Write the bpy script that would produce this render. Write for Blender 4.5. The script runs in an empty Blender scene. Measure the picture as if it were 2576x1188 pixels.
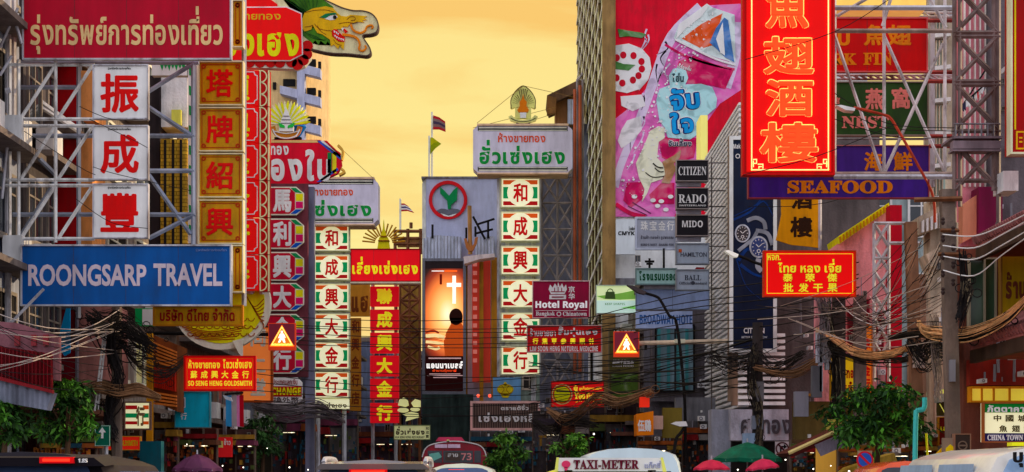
import bpy, bmesh, math, random
from mathutils import Vector
random.seed(7)
SC = bpy.context.scene
COL = SC.collection
R = math.radians
# ------------------------------------------------------------------ camera, sky, sun
F, H, HY, CX = 4470., 1.5, 1195., 1288.          # focal length in picture units, eye height, horizon row, centre column
cam = bpy.data.cameras.new('camera'); cam.sensor_width = 36; cam.lens = 36 * F / 2576
cam.shift_y = (HY - 594) / 2576; cam.clip_end = 3000
co = bpy.data.objects.new('camera', cam); COL.objects.link(co)
co.location = (0, 0, H); co.rotation_euler = (R(90), 0, 0); SC.camera = co
SC.view_settings.view_transform = 'Standard'; SC.view_settings.look = 'None'
SC.view_settings.gamma = 1; SC.view_settings.use_curve_mapping = False; SC.view_settings.exposure = 0.0
SC.cycles.max_bounces = 5; SC.cycles.use_denoising = True
SUN_EL, SUN_AZ = 11, 62                           # degrees above the horizon, clockwise from straight ahead
W = bpy.data.worlds.new('World'); SC.world = W; W.use_nodes = True
nt = W.node_tree; N = nt.nodes; K = nt.links
bg = N['Background']; bg.inputs[1].default_value = 1.0
sky = N.new('ShaderNodeTexSky'); sky.sky_type = 'NISHITA'; sky.sun_disc = False
sky.sun_elevation = R(SUN_EL); sky.sun_rotation = R(SUN_AZ); sky.dust_density = 3
def wn(t, **k):
    n = N.new(t)
    for a, b in k.items(): setattr(n, a, b)
    return n
nsc = wn('ShaderNodeMix', data_type='RGBA', blend_type='MULTIPLY'); nsc.inputs[0].default_value = 1
K.new(sky.outputs[0], nsc.inputs[6]); nsc.inputs[7].default_value = (.10, .10, .10, 1)
tc = wn('ShaderNodeTexCoord'); sep = wn('ShaderNodeSeparateXYZ'); K.new(tc.outputs['Generated'], sep.inputs[0])
# streaky evening cloud: stretched noise in the direction of view
mp = wn('ShaderNodeMapping'); mp.inputs['Scale'].default_value = (2.4, 1.0, 15); K.new(tc.outputs['Generated'], mp.inputs[0])
nz = wn('ShaderNodeTexNoise'); nz.inputs['Scale'].default_value = 1.6; nz.inputs['Detail'].default_value = 7; nz.inputs['Roughness'].default_value = .55; nz.inputs['Distortion'].default_value = .5
K.new(mp.outputs[0], nz.inputs[0])
cr = wn('ShaderNodeValToRGB'); e = cr.color_ramp.elements
e[0].position = .40; e[0].color = (.95, .52, .13, 1); e[1].position = .60; e[1].color = (1.0, .83, .31, 1)
K.new(nz.outputs[0], cr.inputs[0])
el = wn('ShaderNodeValToRGB'); q = el.color_ramp.elements          # paler just above the roofs, then gold, then pale again
q[0].position = 0; q[0].color = (1.0, .88, .40, 1); q[1].position = .5; q[1].color = (.80, .66, .40, 1)
x = q.new(.16); x.color = (1.0, .83, .28, 1); x = q.new(.235); x.color = (.98, .70, .21, 1); x = q.new(.29); x.color = (1.0, .76, .25, 1)
K.new(sep.outputs[2], el.inputs[0])
m1 = wn('ShaderNodeMix', data_type='RGBA'); m1.inputs[0].default_value = .62
K.new(el.outputs[0], m1.inputs[6]); K.new(cr.outputs[0], m1.inputs[7])
front = wn('ShaderNodeMapRange', interpolation_type='SMOOTHSTEP'); front.inputs[1].default_value = -.1; front.inputs[2].default_value = .75
K.new(sep.outputs[1], front.inputs[0])
back = wn('ShaderNodeMix', data_type='RGBA'); back.inputs[0].default_value = .80
bk = wn('ShaderNodeValToRGB'); q = bk.color_ramp.elements          # behind the viewer: dull near the roofs, bright higher up
q[0].position = .0; q[0].color = (.80, .79, .88, 1); q[1].position = .9; q[1].color = (.95, .93, 1.05, 1); x = q.new(.28); x.color = (1.50, 1.47, 1.60, 1); x = q.new(.55); x.color = (1.52, 1.50, 1.64, 1)
K.new(sep.outputs[2], bk.inputs[0]); K.new(nsc.outputs[2], back.inputs[6]); K.new(bk.outputs[0], back.inputs[7])
m2 = wn('ShaderNodeMix', data_type='RGBA')
K.new(front.outputs[0], m2.inputs[0]); K.new(back.outputs[2], m2.inputs[6]); K.new(m1.outputs[2], m2.inputs[7])
K.new(m2.outputs[2], bg.inputs[0])
sun = bpy.data.lights.new('sun', 'SUN'); sun.energy = 3.4; sun.angle = R(.6); sun.color = (1, .72, .42)
so = bpy.data.objects.new('sun', sun); COL.objects.link(so)
sd = Vector((math.sin(R(SUN_AZ)) * math.cos(R(SUN_EL)), math.cos(R(SUN_AZ)) * math.cos(R(SUN_EL)), math.sin(R(SUN_EL))))
so.rotation_euler = sd.to_track_quat('Z', 'Y').to_euler(); so.location = (0, 0, 60)

# ------------------------------------------------------------------ materials
MC = {}
def lin(v): v /= 255.; return v / 12.92 if v <= .04045 else ((v + .055) / 1.055) ** 2.4
ILL = .52                                          # what open daylight in the street makes of a white surface
def mat(rgb, rough=.55, var=.14, emit=0, metal=0, bump=0, kind='', k=None, coat=0):
    key = (tuple(rgb), rough, var, emit, metal, bump, kind, k)
    if key in MC: return MC[key]
    m = bpy.data.materials.new('paint'); m.use_nodes = True; MC[key] = m
    t = m.node_tree; n = t.nodes; l = t.links; b = n['Principled BSDF']
    base = [lin(c) / (k or ILL) for c in rgb]; lu = sum(base) / 3      # a little deeper and richer than the hazy picture value
    base = [max(.003, min(.86, (lu + (c - lu) * 1.12) * (.86 + .14 * min(1, lu / .5)))) for c in base]
    if metal: base = [min(.9, lin(c) / .5) for c in rgb]
    b.inputs['Roughness'].default_value = rough; b.inputs['Metallic'].default_value = metal
    b.inputs['Coat Weight'].default_value = coat; b.inputs['Specular IOR Level'].default_value = .5 if rough < .34 else .08
    tc = n.new('ShaderNodeTexCoord')
    def noise(scale, detail, sc):
        mp = n.new('ShaderNodeMapping'); mp.inputs['Scale'].default_value = sc; l.new(tc.outputs['Object'], mp.inputs[0])
        z = n.new('ShaderNodeTexNoise'); z.inputs['Scale'].default_value = scale; z.inputs['Detail'].default_value = detail
        l.new(mp.outputs[0], z.inputs[0]); return z
    a = noise(.9, 6, (1, 1, 1)); s = noise(3.5, 4, (1, 1, .12))
    add = n.new('ShaderNodeMath'); add.operation = 'ADD'; l.new(a.outputs[0], add.inputs[0]); l.new(s.outputs[0], add.inputs[1])
    mr = n.new('ShaderNodeMapRange'); mr.inputs[1].default_value = .7; mr.inputs[2].default_value = 1.3
    mr.inputs[3].default_value = 1 - var * 1.5; mr.inputs[4].default_value = 1 + var * .7; l.new(add.outputs[0], mr.inputs[0])
    mx = n.new('ShaderNodeMix'); mx.data_type = 'RGBA'; mx.blend_type = 'MULTIPLY'; mx.inputs[0].default_value = 1
    mx.inputs[6].default_value = (*base, 1)
    cc = n.new('ShaderNodeCombineColor'); [l.new(mr.outputs[0], cc.inputs[i]) for i in range(3)]
    l.new(cc.outputs[0], mx.inputs[7]); col = mx.outputs[2]
    g = noise(2.2, 9, (1, 1, .35)); g.inputs['Roughness'].default_value = .72          # grime: broken darker patches and runs
    gr = n.new('ShaderNodeMapRange'); gr.inputs[1].default_value = .49; gr.inputs[2].default_value = .66; gr.inputs[3].default_value = 0; gr.inputs[4].default_value = min(.8, var * 2.9); l.new(g.outputs[0], gr.inputs[0])
    gm = n.new('ShaderNodeMix'); gm.data_type = 'RGBA'; gm.inputs[7].default_value = (.085, .036, .018, 1) if kind == 'rust' else tuple(c * .45 + .012 for c in base) + (1,)
    l.new(gr.outputs[0], gm.inputs[0]); l.new(col, gm.inputs[6]); col = gm.outputs[2]
    if kind == 'print':                              # printed picture: swirling lighter and darker inks
        z = noise(1.3, 5, (1, 1, 1)); z.inputs['Distortion'].default_value = .9; z.inputs['Roughness'].default_value = .5
        pr = n.new('ShaderNodeValToRGB'); pe = pr.color_ramp.elements; pe[0].position = .38; pe[0].color = tuple(c * .66 for c in base) + (1,); pe[1].position = .68; pe[1].color = tuple(min(.85, c * .72 + .2) for c in base) + (1,); x = pe.new(.5); x.color = (*base, 1)
        l.new(z.outputs[0], pr.inputs[0]); col = pr.outputs[0]
    if kind == 'corr':                               # corrugated sheet: fine vertical ribs
        wv = n.new('ShaderNodeTexWave'); wv.inputs['Scale'].default_value = 1.5; wv.wave_type = 'BANDS'; wv.bands_direction = 'X'
        l.new(tc.outputs['Object'], wv.inputs[0]); bp = n.new('ShaderNodeBump'); bp.inputs['Distance'].default_value = .06
        l.new(wv.outputs[1], bp.inputs['Height']); l.new(bp.outputs[0], b.inputs['Normal'])
    elif kind == 'tile':
        bk = n.new('ShaderNodeTexBrick'); bk.inputs['Scale'].default_value = 2.4; bk.inputs['Mortar Size'].default_value = .03
        bk.inputs['Color1'].default_value = (1, 1, 1, 1); bk.inputs['Color2'].default_value = (.72, .7, .7, 1); bk.inputs['Mortar'].default_value = (.35, .33, .3, 1)
        mp = n.new('ShaderNodeMapping'); mp.inputs['Rotation'].default_value = (R(90), 0, 0); l.new(tc.outputs['Object'], mp.inputs[0]); l.new(mp.outputs[0], bk.inputs[0])
        m3 = n.new('ShaderNodeMix'); m3.data_type = 'RGBA'; m3.blend_type = 'MULTIPLY'; m3.inputs[0].default_value = 1
        l.new(col, m3.inputs[6]); l.new(bk.outputs[0], m3.inputs[7]); col = m3.outputs[2]
    elif bump:
        z = noise(14, 6, (1, 1, 1)); bp = n.new('ShaderNodeBump'); bp.inputs['Strength'].default_value = bump; bp.inputs['Distance'].default_value = .05
        l.new(z.outputs[0], bp.inputs['Height']); l.new(bp.outputs[0], b.inputs['Normal'])
    l.new(col, b.inputs['Base Color'])
    if emit:
        b.inputs['Emission Strength'].default_value = emit
        ml = n.new('ShaderNodeMix'); ml.data_type = 'RGBA'; ml.blend_type = 'MULTIPLY'; ml.inputs[0].default_value = 1
        ml.inputs[6].default_value = (*[lin(c) for c in rgb], 1); l.new(cc.outputs[0], ml.inputs[7])
        l.new(ml.outputs[2], b.inputs['Emission Color'])
    return m
def wall(rgb, var=.3): return mat(rgb, .85, var, bump=.35)
def glow(rgb, s=1.0): return mat(rgb, .5, .06, emit=s)
GLASS = mat((38, 44, 52), .08, .3); DARK = mat((22, 20, 20), .7, .2); STEEL = mat((150, 150, 156), .45, .3, kind='rust')
RUST = mat((104, 70, 50), .7, .4); GREY = mat((104, 104, 110), .6, .3, kind='rust'); WHITE = mat((206, 206, 214), .5, .15)
CREAM = mat((226, 220, 168), .5, .12); GOLD = mat((236, 180, 50), .4, .12); RED = mat((190, 24, 26), .5, .12)
WIRE = mat((20, 19, 20), .6, .1); WIREW = mat((196, 190, 186), .5, .1); WOODW = mat((150, 112, 72), .6, .3)
JOINT = mat((58, 46, 48), .6, .2); CONC = wall((112, 104, 98)); POLE = mat((96, 84, 76), .8, .35, bump=.3); BULB = glow((255, 244, 220), 4)

# ------------------------------------------------------------------ shape helpers
def P(x, y, d): return Vector(((x - CX) * d / F, d, H + (HY - y) * d / F))
class MB:
    def __init__(s): s.v = []; s.f = []
    def add(s, vs, fs):
        o = len(s.v); s.v += [Vector(a) for a in vs]; s.f += [tuple(i + o for i in f) for f in fs]; return s
    def hexa(s, p): return s.add(p, [(0, 1, 2, 3), (7, 6, 5, 4), (0, 4, 5, 1), (1, 5, 6, 2), (2, 6, 7, 3), (3, 7, 4, 0)])
    def box(s, x0, x1, y0, y1, z0, z1):
        return s.hexa([(x0, y0, z0), (x1, y0, z0), (x1, y0, z1), (x0, y0, z1), (x0, y1, z0), (x1, y1, z0), (x1, y1, z1), (x0, y1, z1)])
    def prism(s, pts, dy):
        n = len(pts); p = [Vector(a) for a in pts]
        return s.add(p + [a + Vector((0, dy, 0)) for a in p], [tuple(range(n)), tuple(range(2 * n - 1, n - 1, -1))] + [(i, i + n, (i + 1) % n + n, (i + 1) % n) for i in range(n)])
    def poly(s, pts, d, th=.1): return s.prism([P(x, y, d) for x, y in pts], th)
    def pbox(s, x0, y0, x1, y1, d, th=.1): return s.poly([(x0, y0), (x1, y0), (x1, y1), (x0, y1)], d, th)
    def ell(s, cx, cy, rx, ry, d, th=.1, n=28): return s.poly([(cx + rx * math.cos(6.2832 * i / n), cy + ry * math.sin(6.2832 * i / n)) for i in range(n)], d, th)
    def ring(s, cx, cy, r0, r1, d, th=.1, n=32, a0=0, a1=360, sy=1.0):
        for i in range(n):
            a, b = R(a0 + (a1 - a0) * i / n), R(a0 + (a1 - a0) * (i + 1) / n)
            s.poly([(cx + r * math.cos(t), cy + sy * r * math.sin(t)) for r, t in ((r0, a), (r1, a), (r1, b), (r0, b))], d, th)
        return s
    def ribbon(s, pts, w, d, th=.05, w2=None):
        p = smooth([Vector((a, b, 0)) for a, b in pts], 4); n = len(p); l = []; r = []
        for i, a in enumerate(p):
            t = (p[min(i + 1, n - 1)] - p[max(i - 1, 0)]); t.normalize(); k = w if w2 is None else w + (w2 - w) * i / (n - 1)
            l.append((a.x - t.y * k / 2, a.y + t.x * k / 2)); r.append((a.x + t.y * k / 2, a.y - t.x * k / 2))
        for i in range(n - 1): s.poly([l[i], l[i + 1], r[i + 1], r[i]], d, th)
        return s
    def frame(s, x0, y0, x1, y1, w, d, th=.1):
        s.pbox(x0, y0, x1, y0 + w, d, th); s.pbox(x0, y1 - w, x1, y1, d, th)
        s.pbox(x0, y0 + w, x0 + w, y1 - w, d, th); return s.pbox(x1 - w, y0 + w, x1, y1 - w, d, th)
    def tube(s, pts, r, n=5, r1=None):
        p = [Vector(a) for a in pts]; k = len(p); vs = []
        for i, a in enumerate(p):
            t = (p[min(i + 1, k - 1)] - p[max(i - 1, 0)]).normalized()
            u = t.cross(Vector((0, 0, 1)) if abs(t.z) < .9 else Vector((0, 1, 0))).normalized(); w = t.cross(u)
            rr = r if r1 is None else r + (r1 - r) * i / max(1, k - 1)
            vs += [a + (u * math.cos(6.2832 * j / n) + w * math.sin(6.2832 * j / n)) * rr for j in range(n)]
        fs = [(i * n + j, i * n + (j + 1) % n, (i + 1) * n + (j + 1) % n, (i + 1) * n + j) for i in range(k - 1) for j in range(n)]
        return s.add(vs, fs + [tuple(range(n)), tuple(range((k - 1) * n, k * n))])
    def bar(s, x0, y0, x1, y1, d, r=.05, d1=None, n=4): return s.tube([P(x0, y0, d), P(x1, y1, d1 or d)], r, n)
    def bars(s, L, d, r=.05):
        for a in L: s.bar(*a, d, r)
        return s
    def lathe(s, c, prof, n=16):
        c = Vector(c); vs = [c + Vector((r * math.cos(6.2832 * j / n), r * math.sin(6.2832 * j / n), z)) for r, z in prof for j in range(n)]
        k = len(prof)
        return s.add(vs, [(i * n + j, i * n + (j + 1) % n, (i + 1) * n + (j + 1) % n, (i + 1) * n + j) for i in range(k - 1) for j in range(n)] + [tuple(range(n)), tuple(range((k - 1) * n, k * n))])
def smooth(p, k=6):
    p = [Vector(x) for x in p]; q = [p[0]] + p + [p[-1]]; out = []
    for i in range(1, len(q) - 2):
        a, b, c, d = q[i - 1:i + 3]
        for j in range(k):
            t = j / k; out.append(.5 * ((2 * b) + (c - a) * t + (2 * a - 5 * b + 4 * c - d) * t * t + (3 * b - a - 3 * c + d) * t ** 3))
    return out + [p[-1]]
def link(name, mb, m, parent=None, off=Vector(), sm=False):
    me = bpy.data.meshes.new(name); me.from_pydata([v - off for v in mb.v], [], mb.f); me.validate()
    b = bmesh.new(); b.from_mesh(me); bmesh.ops.recalc_face_normals(b, faces=b.faces); b.to_mesh(me); b.free()
    if sm: me.shade_smooth(); me.set_sharp_from_angle(angle=R(38))
    me.materials.append(m); o = bpy.data.objects.new(name, me); COL.objects.link(o)
    if parent: o.parent = parent
    return o
def tag(o, label, cat, group=None, kind=None):
    if label: o['label'] = label
    if cat: o['category'] = cat
    if group: o['group'] = group
    if kind: o['kind'] = kind
    return o
THINGS = {}
class T:                                             # a thing: an Empty at its base that parents its parts
    def __init__(s, name, label, cat, base, group=None):
        s.o = bpy.data.objects.new(name, None); COL.objects.link(s.o); s.o.location = base; s.o.empty_display_size = .2
        s.b = Vector(base); tag(s.o, label, cat, group); s.d = base[1]; THINGS[name] = s
    def part(s, name, mb, m, parent=None, label=None, sm=False):
        o = link(name, mb, m, parent or s.o, s.b, sm)
        if label: o['label'] = label
        return o
    def text(s, tx, box, m, bold=0, layer=1, name='lettering', parent=None, d=None, rot=0):
        return s.part(name, letters(tx, *box, (d or s.d) - .012 * layer, bold, .012 * layer + .01, rot), m, parent)
    def lay(s, name, m, layer, parent=None): return Lay(s, name, m, layer, parent)
class Lay:                                           # flat shapes fixed on a sign's face
    def __init__(s, t, name, m, layer, parent): s.t, s.n, s.m, s.p = t, name, m, parent; s.d = t.d - .012 * layer; s.th = .012 * layer + .008; s.mb = MB()
    def __getattr__(s, k):
        def f(*a, **kw):
            kw.setdefault('th', s.th); getattr(s.mb, k)(*a, d=s.d, **kw); return s
        return f
    def done(s): return s.t.part(s.n, s.mb, s.m, s.p)
def single(name, mb, m, label, cat, group=None, kind=None, sm=False):
    c = sum(mb.v, Vector()) / len(mb.v); b = Vector((c.x, c.y, min(v.z for v in mb.v)))
    o = link(name, mb, m, None, b, sm); o.location = b; return tag(o, label, cat, group, kind)

# ------------------------------------------------------------------ lettering
GC = {}
def glyph(s, bold):
    if (s, bold) in GC: return GC[s, bold]
    c = bpy.data.curves.new('t', 'FONT'); c.body = s; c.size = 1; c.offset = bold; c.extrude = .5; c.resolution_u = 3
    o = bpy.data.objects.new('t', c); me = bpy.data.meshes.new_from_object(o)
    r = ([v.co.copy() for v in me.vertices], [tuple(p.vertices) for p in me.polygons])
    bpy.data.meshes.remove(me); bpy.data.objects.remove(o); bpy.data.curves.remove(c); GC[s, bold] = r; return r
UP = 'ัิีึื็่้๊๋์ํ'; DN = 'ุู'
def B(s): return ''.join(chr(0x1D5D4 + ord(c) - 65) if 'A' <= c <= 'Z' else chr(0x1D5EE + ord(c) - 97) if 'a' <= c <= 'z' else chr(0x1D7EC + ord(c) - 48) if c.isdigit() else c for c in s)
def SB(s): return ''.join(chr(0x1D400 + ord(c) - 65) if 'A' <= c <= 'Z' else chr(0x1D41A + ord(c) - 97) if 'a' <= c <= 'z' else c for c in s)
def layout(s, bold):
    if bold > .056 and not any('\u3000' <= c <= '\u9fff' for c in s):                  # very heavy outline: shifted copies again
        v, f = layout(s, .03); V = []; Fc = []; r = bold - .03
        for i in range(12):
            o = len(V); x = 6.2832 * i / 12; V += [Vector((a.x + math.cos(x) * r, a.y + math.sin(x) * r, a.z - i * .03 * (1 if a.z > 0 else 0))) for a in v]; Fc += [tuple(k + o for k in t) for t in f]
        return V, Fc
    if bold and any('\u3000' <= c <= '\u9fff' for c in s):      # dense characters: thicken with shifted copies, which never close up badly
        v, f = glyph(s, 0); V = []; Fc = []; r = bold * .62
        for i, (dx, dy) in enumerate(((0, 0), (r, r), (-r, r), (r, -r), (-r, -r), (0, r * 1.3), (0, -r * 1.3), (r * 1.3, 0), (-r * 1.3, 0))):
            o = len(V); V += [Vector((a.x + dx, a.y + dy, a.z - i * .045 * (1 if a.z > 0 else 0))) for a in v]; Fc += [tuple(k + o for k in t) for t in f]
        return V, Fc
    if not any('\u0e00' <= c <= '\u0e7f' for c in s): return glyph(s, bold)
    V = []; Fc = []; pen = 0; bx = (0, 0); top = 0
    for c in s.replace('ำ', 'ํา'):
        if c == ' ': pen += .3; continue
        v, f = glyph(c, bold)
        if not v: continue
        x0 = min(a.x for a in v); x1 = max(a.x for a in v); y0 = min(a.y for a in v); y1 = max(a.y for a in v); dx = dy = 0
        if c in UP:
            dx = bx[1] - x1 + (.03 if c in 'ัิีึื' else 0); dy = max(top + .05, .60) - y0; top = y1 + dy
        elif c in DN: dx = bx[1] - x1; dy = -.06 - y1
        else: dx = pen - x0; bx = (pen, pen + x1 - x0); pen = bx[1] + .075 + bold; top = min(y1, .62)
        o = len(V); V += [Vector((a.x + dx, a.y + dy, a.z)) for a in v]; Fc += [tuple(i + o for i in t) for t in f]
    return V, Fc
def letters(s, x0, y0, x1, y1, d, bold=0, th=.03, rot=0):
    v, f = layout(s, bold)
    a0 = min(a.x for a in v); a1 = max(a.x for a in v); b0 = min(a.y for a in v); b1 = max(a.y for a in v); z0 = min(a.z for a in v); z1 = max(a.z for a in v)
    mb = MB(); out = []; cx, cy = (x0 + x1) / 2, (y0 + y1) / 2; c, q = math.cos(R(rot)), math.sin(R(rot))
    for a in v:
        x = x0 + (a.x - a0) / (a1 - a0) * (x1 - x0) - cx; y = y1 + (a.y - b0) / (b1 - b0) * (y0 - y1) - cy
        p = P(cx + x * c - y * q, cy + x * q + y * c, d); p.y += th * (1 - (a.z - z0) / (z1 - z0)); out.append(p)
    return mb.add(out, f)
def sign(name, label, cat, box, d, face, fr=None, fw=4, th=.25, group=None, pts=None):
    x0, y0, x1, y1 = box; t = T(name, label, cat, P((x0 + x1) / 2, y1, d), group)
    mb = MB().poly(pts, d, th) if pts else MB().pbox(x0, y0, x1, y1, d, th)
    t.panel = t.part('panel', mb, face)
    wm = (x1 - x0) * d / F
    if th > .1 and not pts and wm > 2.4:               # the face is made of sheets: thin joints
        n = int(wm / 1.15); t.part('sheet_joint', (lambda g: [g.pbox(x0 + (x1 - x0) * i / n - .35, y0, x0 + (x1 - x0) * i / n + .35, y1, d - .004, .01) for i in range(1, n)] and g)(MB()), JOINT)
    if fr: t.part('frame', MB().frame(x0 - fw / 2, y0 - fw / 2, x1 + fw / 2, y1 + fw / 2, fw, d - .045, .05 + th * .5), fr)
    return t
def supports(t, L, d, r=.05, m=None, name='bracket'): t.part(name, MB().bars(L, d, r), m or STEEL)
# ------------------------------------------------------------------ the setting
def struct(name, mb, m):
    o = link(name, mb, m); o['kind'] = 'structure'; return o
struct('ground', MB().box(-600, 600, -60, 1500, -.4, -.004), wall((92, 88, 86)))
struct('road', MB().box(-7.6, 7.4, -40, 120, -.003, 0.002), mat((74, 72, 74), .8, .3, bump=.5))
struct('pavement', MB().box(-12, -7.6, -40, 130, -.002, .13), wall((120, 112, 104)))
struct('pavement', MB().box(7.4, 12, -40, 60, -.002, .13), wall((120, 112, 104)))
lm = MB()
for i in range(16): lm.box(-2.7, -2.55, -10 + i * 6, -7 + i * 6, 0, .006); lm.box(2.3, 2.45, -10 + i * 6, -7 + i * 6, 0, .006)
struct('road_markings', lm, WHITE)

FRM = mat((112, 106, 100), .5, .3); SLAB = wall((92, 84, 80)); ACB = mat((196, 194, 188), .5, .25)  # window frames and slabs darkened to stand in for shade between signs
def window(t, wl, x0, x1, y, z0, z1, axis, sgn, fr, gl, mull=2):
    """window frame (a part of the wall) and its pane; axis 'y': faces the camera at depth y; axis 'x': faces the street at X = y"""
    f = MB(); g = MB(); w = .09
    def bx(mb, a0, a1, c0, c1, o0, o1):
        if axis == 'y': mb.box(a0, a1, y - o1, y - o0, c0, c1)
        else: mb.box(min(y + sgn * o0, y + sgn * o1), max(y + sgn * o0, y + sgn * o1), a0, a1, c0, c1)
    bx(f, x0, x1, z1 - w, z1, -.05, .06); bx(f, x0 - .06, x1 + .06, z0 - .06, z0 + w, -.05, .12)
    bx(f, x0, x0 + w, z0 + w, z1 - w, -.05, .06); bx(f, x1 - w, x1, z0 + w, z1 - w, -.05, .06)
    for i in range(1, mull): a = x0 + (x1 - x0) * i / mull; bx(f, a - .03, a + .03, z0 + w, z1 - w, -.05, .05)
    zm = z0 + (z1 - z0) * .7; bx(f, x0 + w, x1 - w, zm - .025, zm + .025, -.05, .045)
    bx(g, x0 + w, x1 - w, z0 + w, z1 - w, -.04, .012)
    o = t.part('window', f, fr); t.part('pane', g, gl, o)
def building(label, x0, x1, d0, d1, zt, m, side, floors=4, fb=0, sb=0, name='shophouse', fr=None, roof=True, group=None, gl=None, z0=3.6, slabs=True, cat='building'):
    t = T(name, label, cat, ((x0 + x1) / 2, d0, 0), group)
    t.part('wall', MB().box(x0, x1, d0, d1, 0, zt), m)
    if roof: t.part('parapet', MB().box(x0 - .12, x1 + .12, d0 - .12, d1 - .1, zt - .002, zt + .35), SLAB)
    fh = (zt - z0) / max(1, floors); xs = x1 if side > 0 else x0
    for k in range(floors):
        za = z0 + k * fh
        if fb:
            bw = (x1 - x0) / fb
            for i in range(fb):
                if random.random() < .92: window(t, None, x0 + bw * (i + .18), x0 + bw * (i + .82), d0, za + fh * .28, za + fh * .82, 'y', 1, fr or FRM, gl or random.choice((GLASS, GLASS, DARK)))
        if sb:
            bw = (d1 - d0) / sb
            for i in range(sb):
                window(t, None, d0 + bw * (i + .15), d0 + bw * (i + .85), xs, za + fh * .25, za + fh * .82, 'x', side, fr or FRM, random.choice((GLASS, DARK, gl or GLASS)))
                if random.random() < .5:
                    a = d0 + bw * (i + random.uniform(.2, .6)); u, v = sorted((xs + side * .1, xs + side * .55))
                    t.part('air_conditioner', MB().box(u, v, a, a + .9, za + .1, za + .72), ACB)
            if slabs: t.part('balcony_slab', MB().box(*sorted((xs - side * .02, xs + side * .7)), d0 + .1, d1 - .1, za - .12, za + .03), SLAB)
    if sb:
        t.part('shopfront', MB().box(*sorted((xs - side * .05, xs + side * .05)), d0 + .4, d1 - .4, .15, 3.0), DARK)
        t.part('canopy', MB().box(*sorted((xs - side * .04, xs + side * 1.3)), d0 + .15, d1 - .15, 3.05, 3.2), mat((90, 60, 50), .7, .4))
    return t
# left side of the street, near to far
building('pale blue grey house front at the left edge behind the truss post', -24, -12.15, 39.2, 43.8, 15.0, wall((120, 126, 142)), 1, 4, 0, 2)
building('dark grey shophouse behind the bolted truss on the left', -24, -12.1, 44, 51.5, 15.5, wall((66, 62, 64)), 1, 4, 0, 4)
building('pale concrete shophouse with cream window frames behind the gold character column', -24, -12.0, 52, 63.5, 15.6, wall((116, 108, 102)), 1, 4, 4, 3, fr=CREAM)
building('brown plastered shophouse behind the maroon octagon sign column', -24, -12.0, 64, 79.5, 15.0, wall((92, 72, 60)), 1, 4, 0, 4)
building('grey shophouse behind the left striped gold shop column', -24, -11.8, 80.5, 99.5, 12.6, wall((96, 98, 108)), 1, 4, 3, 4)
building('slate grey shophouse behind the red sign with yellow Thai words', -24, -11.3, 100.5, 130, 12.0, wall((84, 88, 104)), 1, 4, 3, 5)
building('dim blue grey block closing the left bend of the street', -20, -9.4, 140, 165, 12.0, wall((74, 80, 98)), 1, 5, 5, 0)
building('dark slate block at the end of the street behind the red column', -9.2, -6.2, 150, 172, 11.6, wall((66, 68, 82)), 1, 5, 3, 0)
building('grey block with many small windows behind the green pale neon', -6.1, 3.8, 136, 160, 11.4, wall((74, 86, 84)), 1, 4, 6, 0)
# tall flat block with balconies, far left
t = T('apartment_tower', 'tall sunlit tan apartment tower with grey balconies behind the dragon sign', 'tower', P(750, 1195, 200)); d = 200
TAN = wall((196, 152, 112), .14); BLU = wall((140, 142, 160), .14)
xa, xb, xc = P(672, 0, d).x, P(775, 0, d).x, P(822, 0, d).x
t.part('wall', MB().prism([(xa, 198, 0), (xb, 198, 0), (xb, 198, P(0, 95, 200).z), (xa, 198, P(0, 60, 200).z)], 6), TAN)
t.part('sunny_wall', MB().prism([(xb + .01, 198.1, 0), (xc, 202, 0), (xc, 202, P(0, 112, 202).z), (xb + .01, 198.1, P(0, 100, 200).z)], 2), TAN)
t.part('lift_shaft', MB().pbox(747, 112, 766, 1190, 196.5, 4), BLU)
for k in range(6):
    y0 = 77 + k * 72
    t.part('balcony', MB().poly([(704, y0 - 6), (747, y0 + 4), (747, y0 + 26), (704, y0 + 14)], 196.4, 1.5).poly([(766, y0 + 14), (806, y0 + 24), (806, y0 + 46), (766, y0 + 36)], 196.6, 1.5), BLU)
    for xw, w, dy in ((712, 30, -22), (772, 22, 0), (800, 7, 6), (686, 8, -14)): t.part('window', MB().pbox(xw, y0 + dy, xw + w, y0 + dy + 17, 197.6, .6), DARK)
# right side
CORR = mat((150, 156, 172), .45, .25, kind='corr', metal=0)
t = T('bank_block', 'blank blue grey bank block with a round sprout emblem on its wall', 'building', P(1163, 1195, 113)); t.d = 113
t.part('wall', MB().pbox(1072, 448, 1256, 1186, 113, 22), wall((142, 146, 168), .1))
t.part('corner_trim', MB().poly([(1062, 462), (1071.5, 449), (1071.5, 1186), (1062, 1186)], 113.2, 20), wall((190, 178, 170)))
t.part('parapet', MB().pbox(1060, 444, 1258, 449, 112.9, 22.2), GREY)
em = t.part('emblem', MB().ring(1127, 503, 40, 48.5, 112.86, .13), mat((168, 40, 44)))
q = lambda L: [(1037.5 + a * .2409, 393.5 + b * .2409) for a, b in L]
t.part('leaf', MB().poly(q([(370, 550), (400, 550), (405, 505), (465, 455), (470, 318), (430, 350), (382, 412), (335, 360), (288, 318), (290, 385), (362, 462)]), 112.84, .15), mat((14, 108, 62)), em)
t.part('wave', MB().poly(q([(252, 568), (300, 545), (340, 548), (375, 562), (420, 545), (470, 550), (507, 567), (470, 597), (430, 602), (375, 612), (330, 600), (290, 588)]), 112.85, .14), mat((84, 86, 96)), em)
t.part('wave_highlight', MB().poly(q([(290, 594), (330, 603), (375, 622), (420, 606), (468, 596), (420, 625), (375, 630), (330, 622)]), 112.83, .15), WHITE, em)
t.part('cladding', MB().poly([(1065, 600), (1097, 592), (1160, 596), (1160, 650), (1065, 652)], 111.6, 1.2).poly([(1196, 597), (1243, 594), (1243, 640), (1196, 641)], 111.6, 1.2), CORR)
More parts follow.
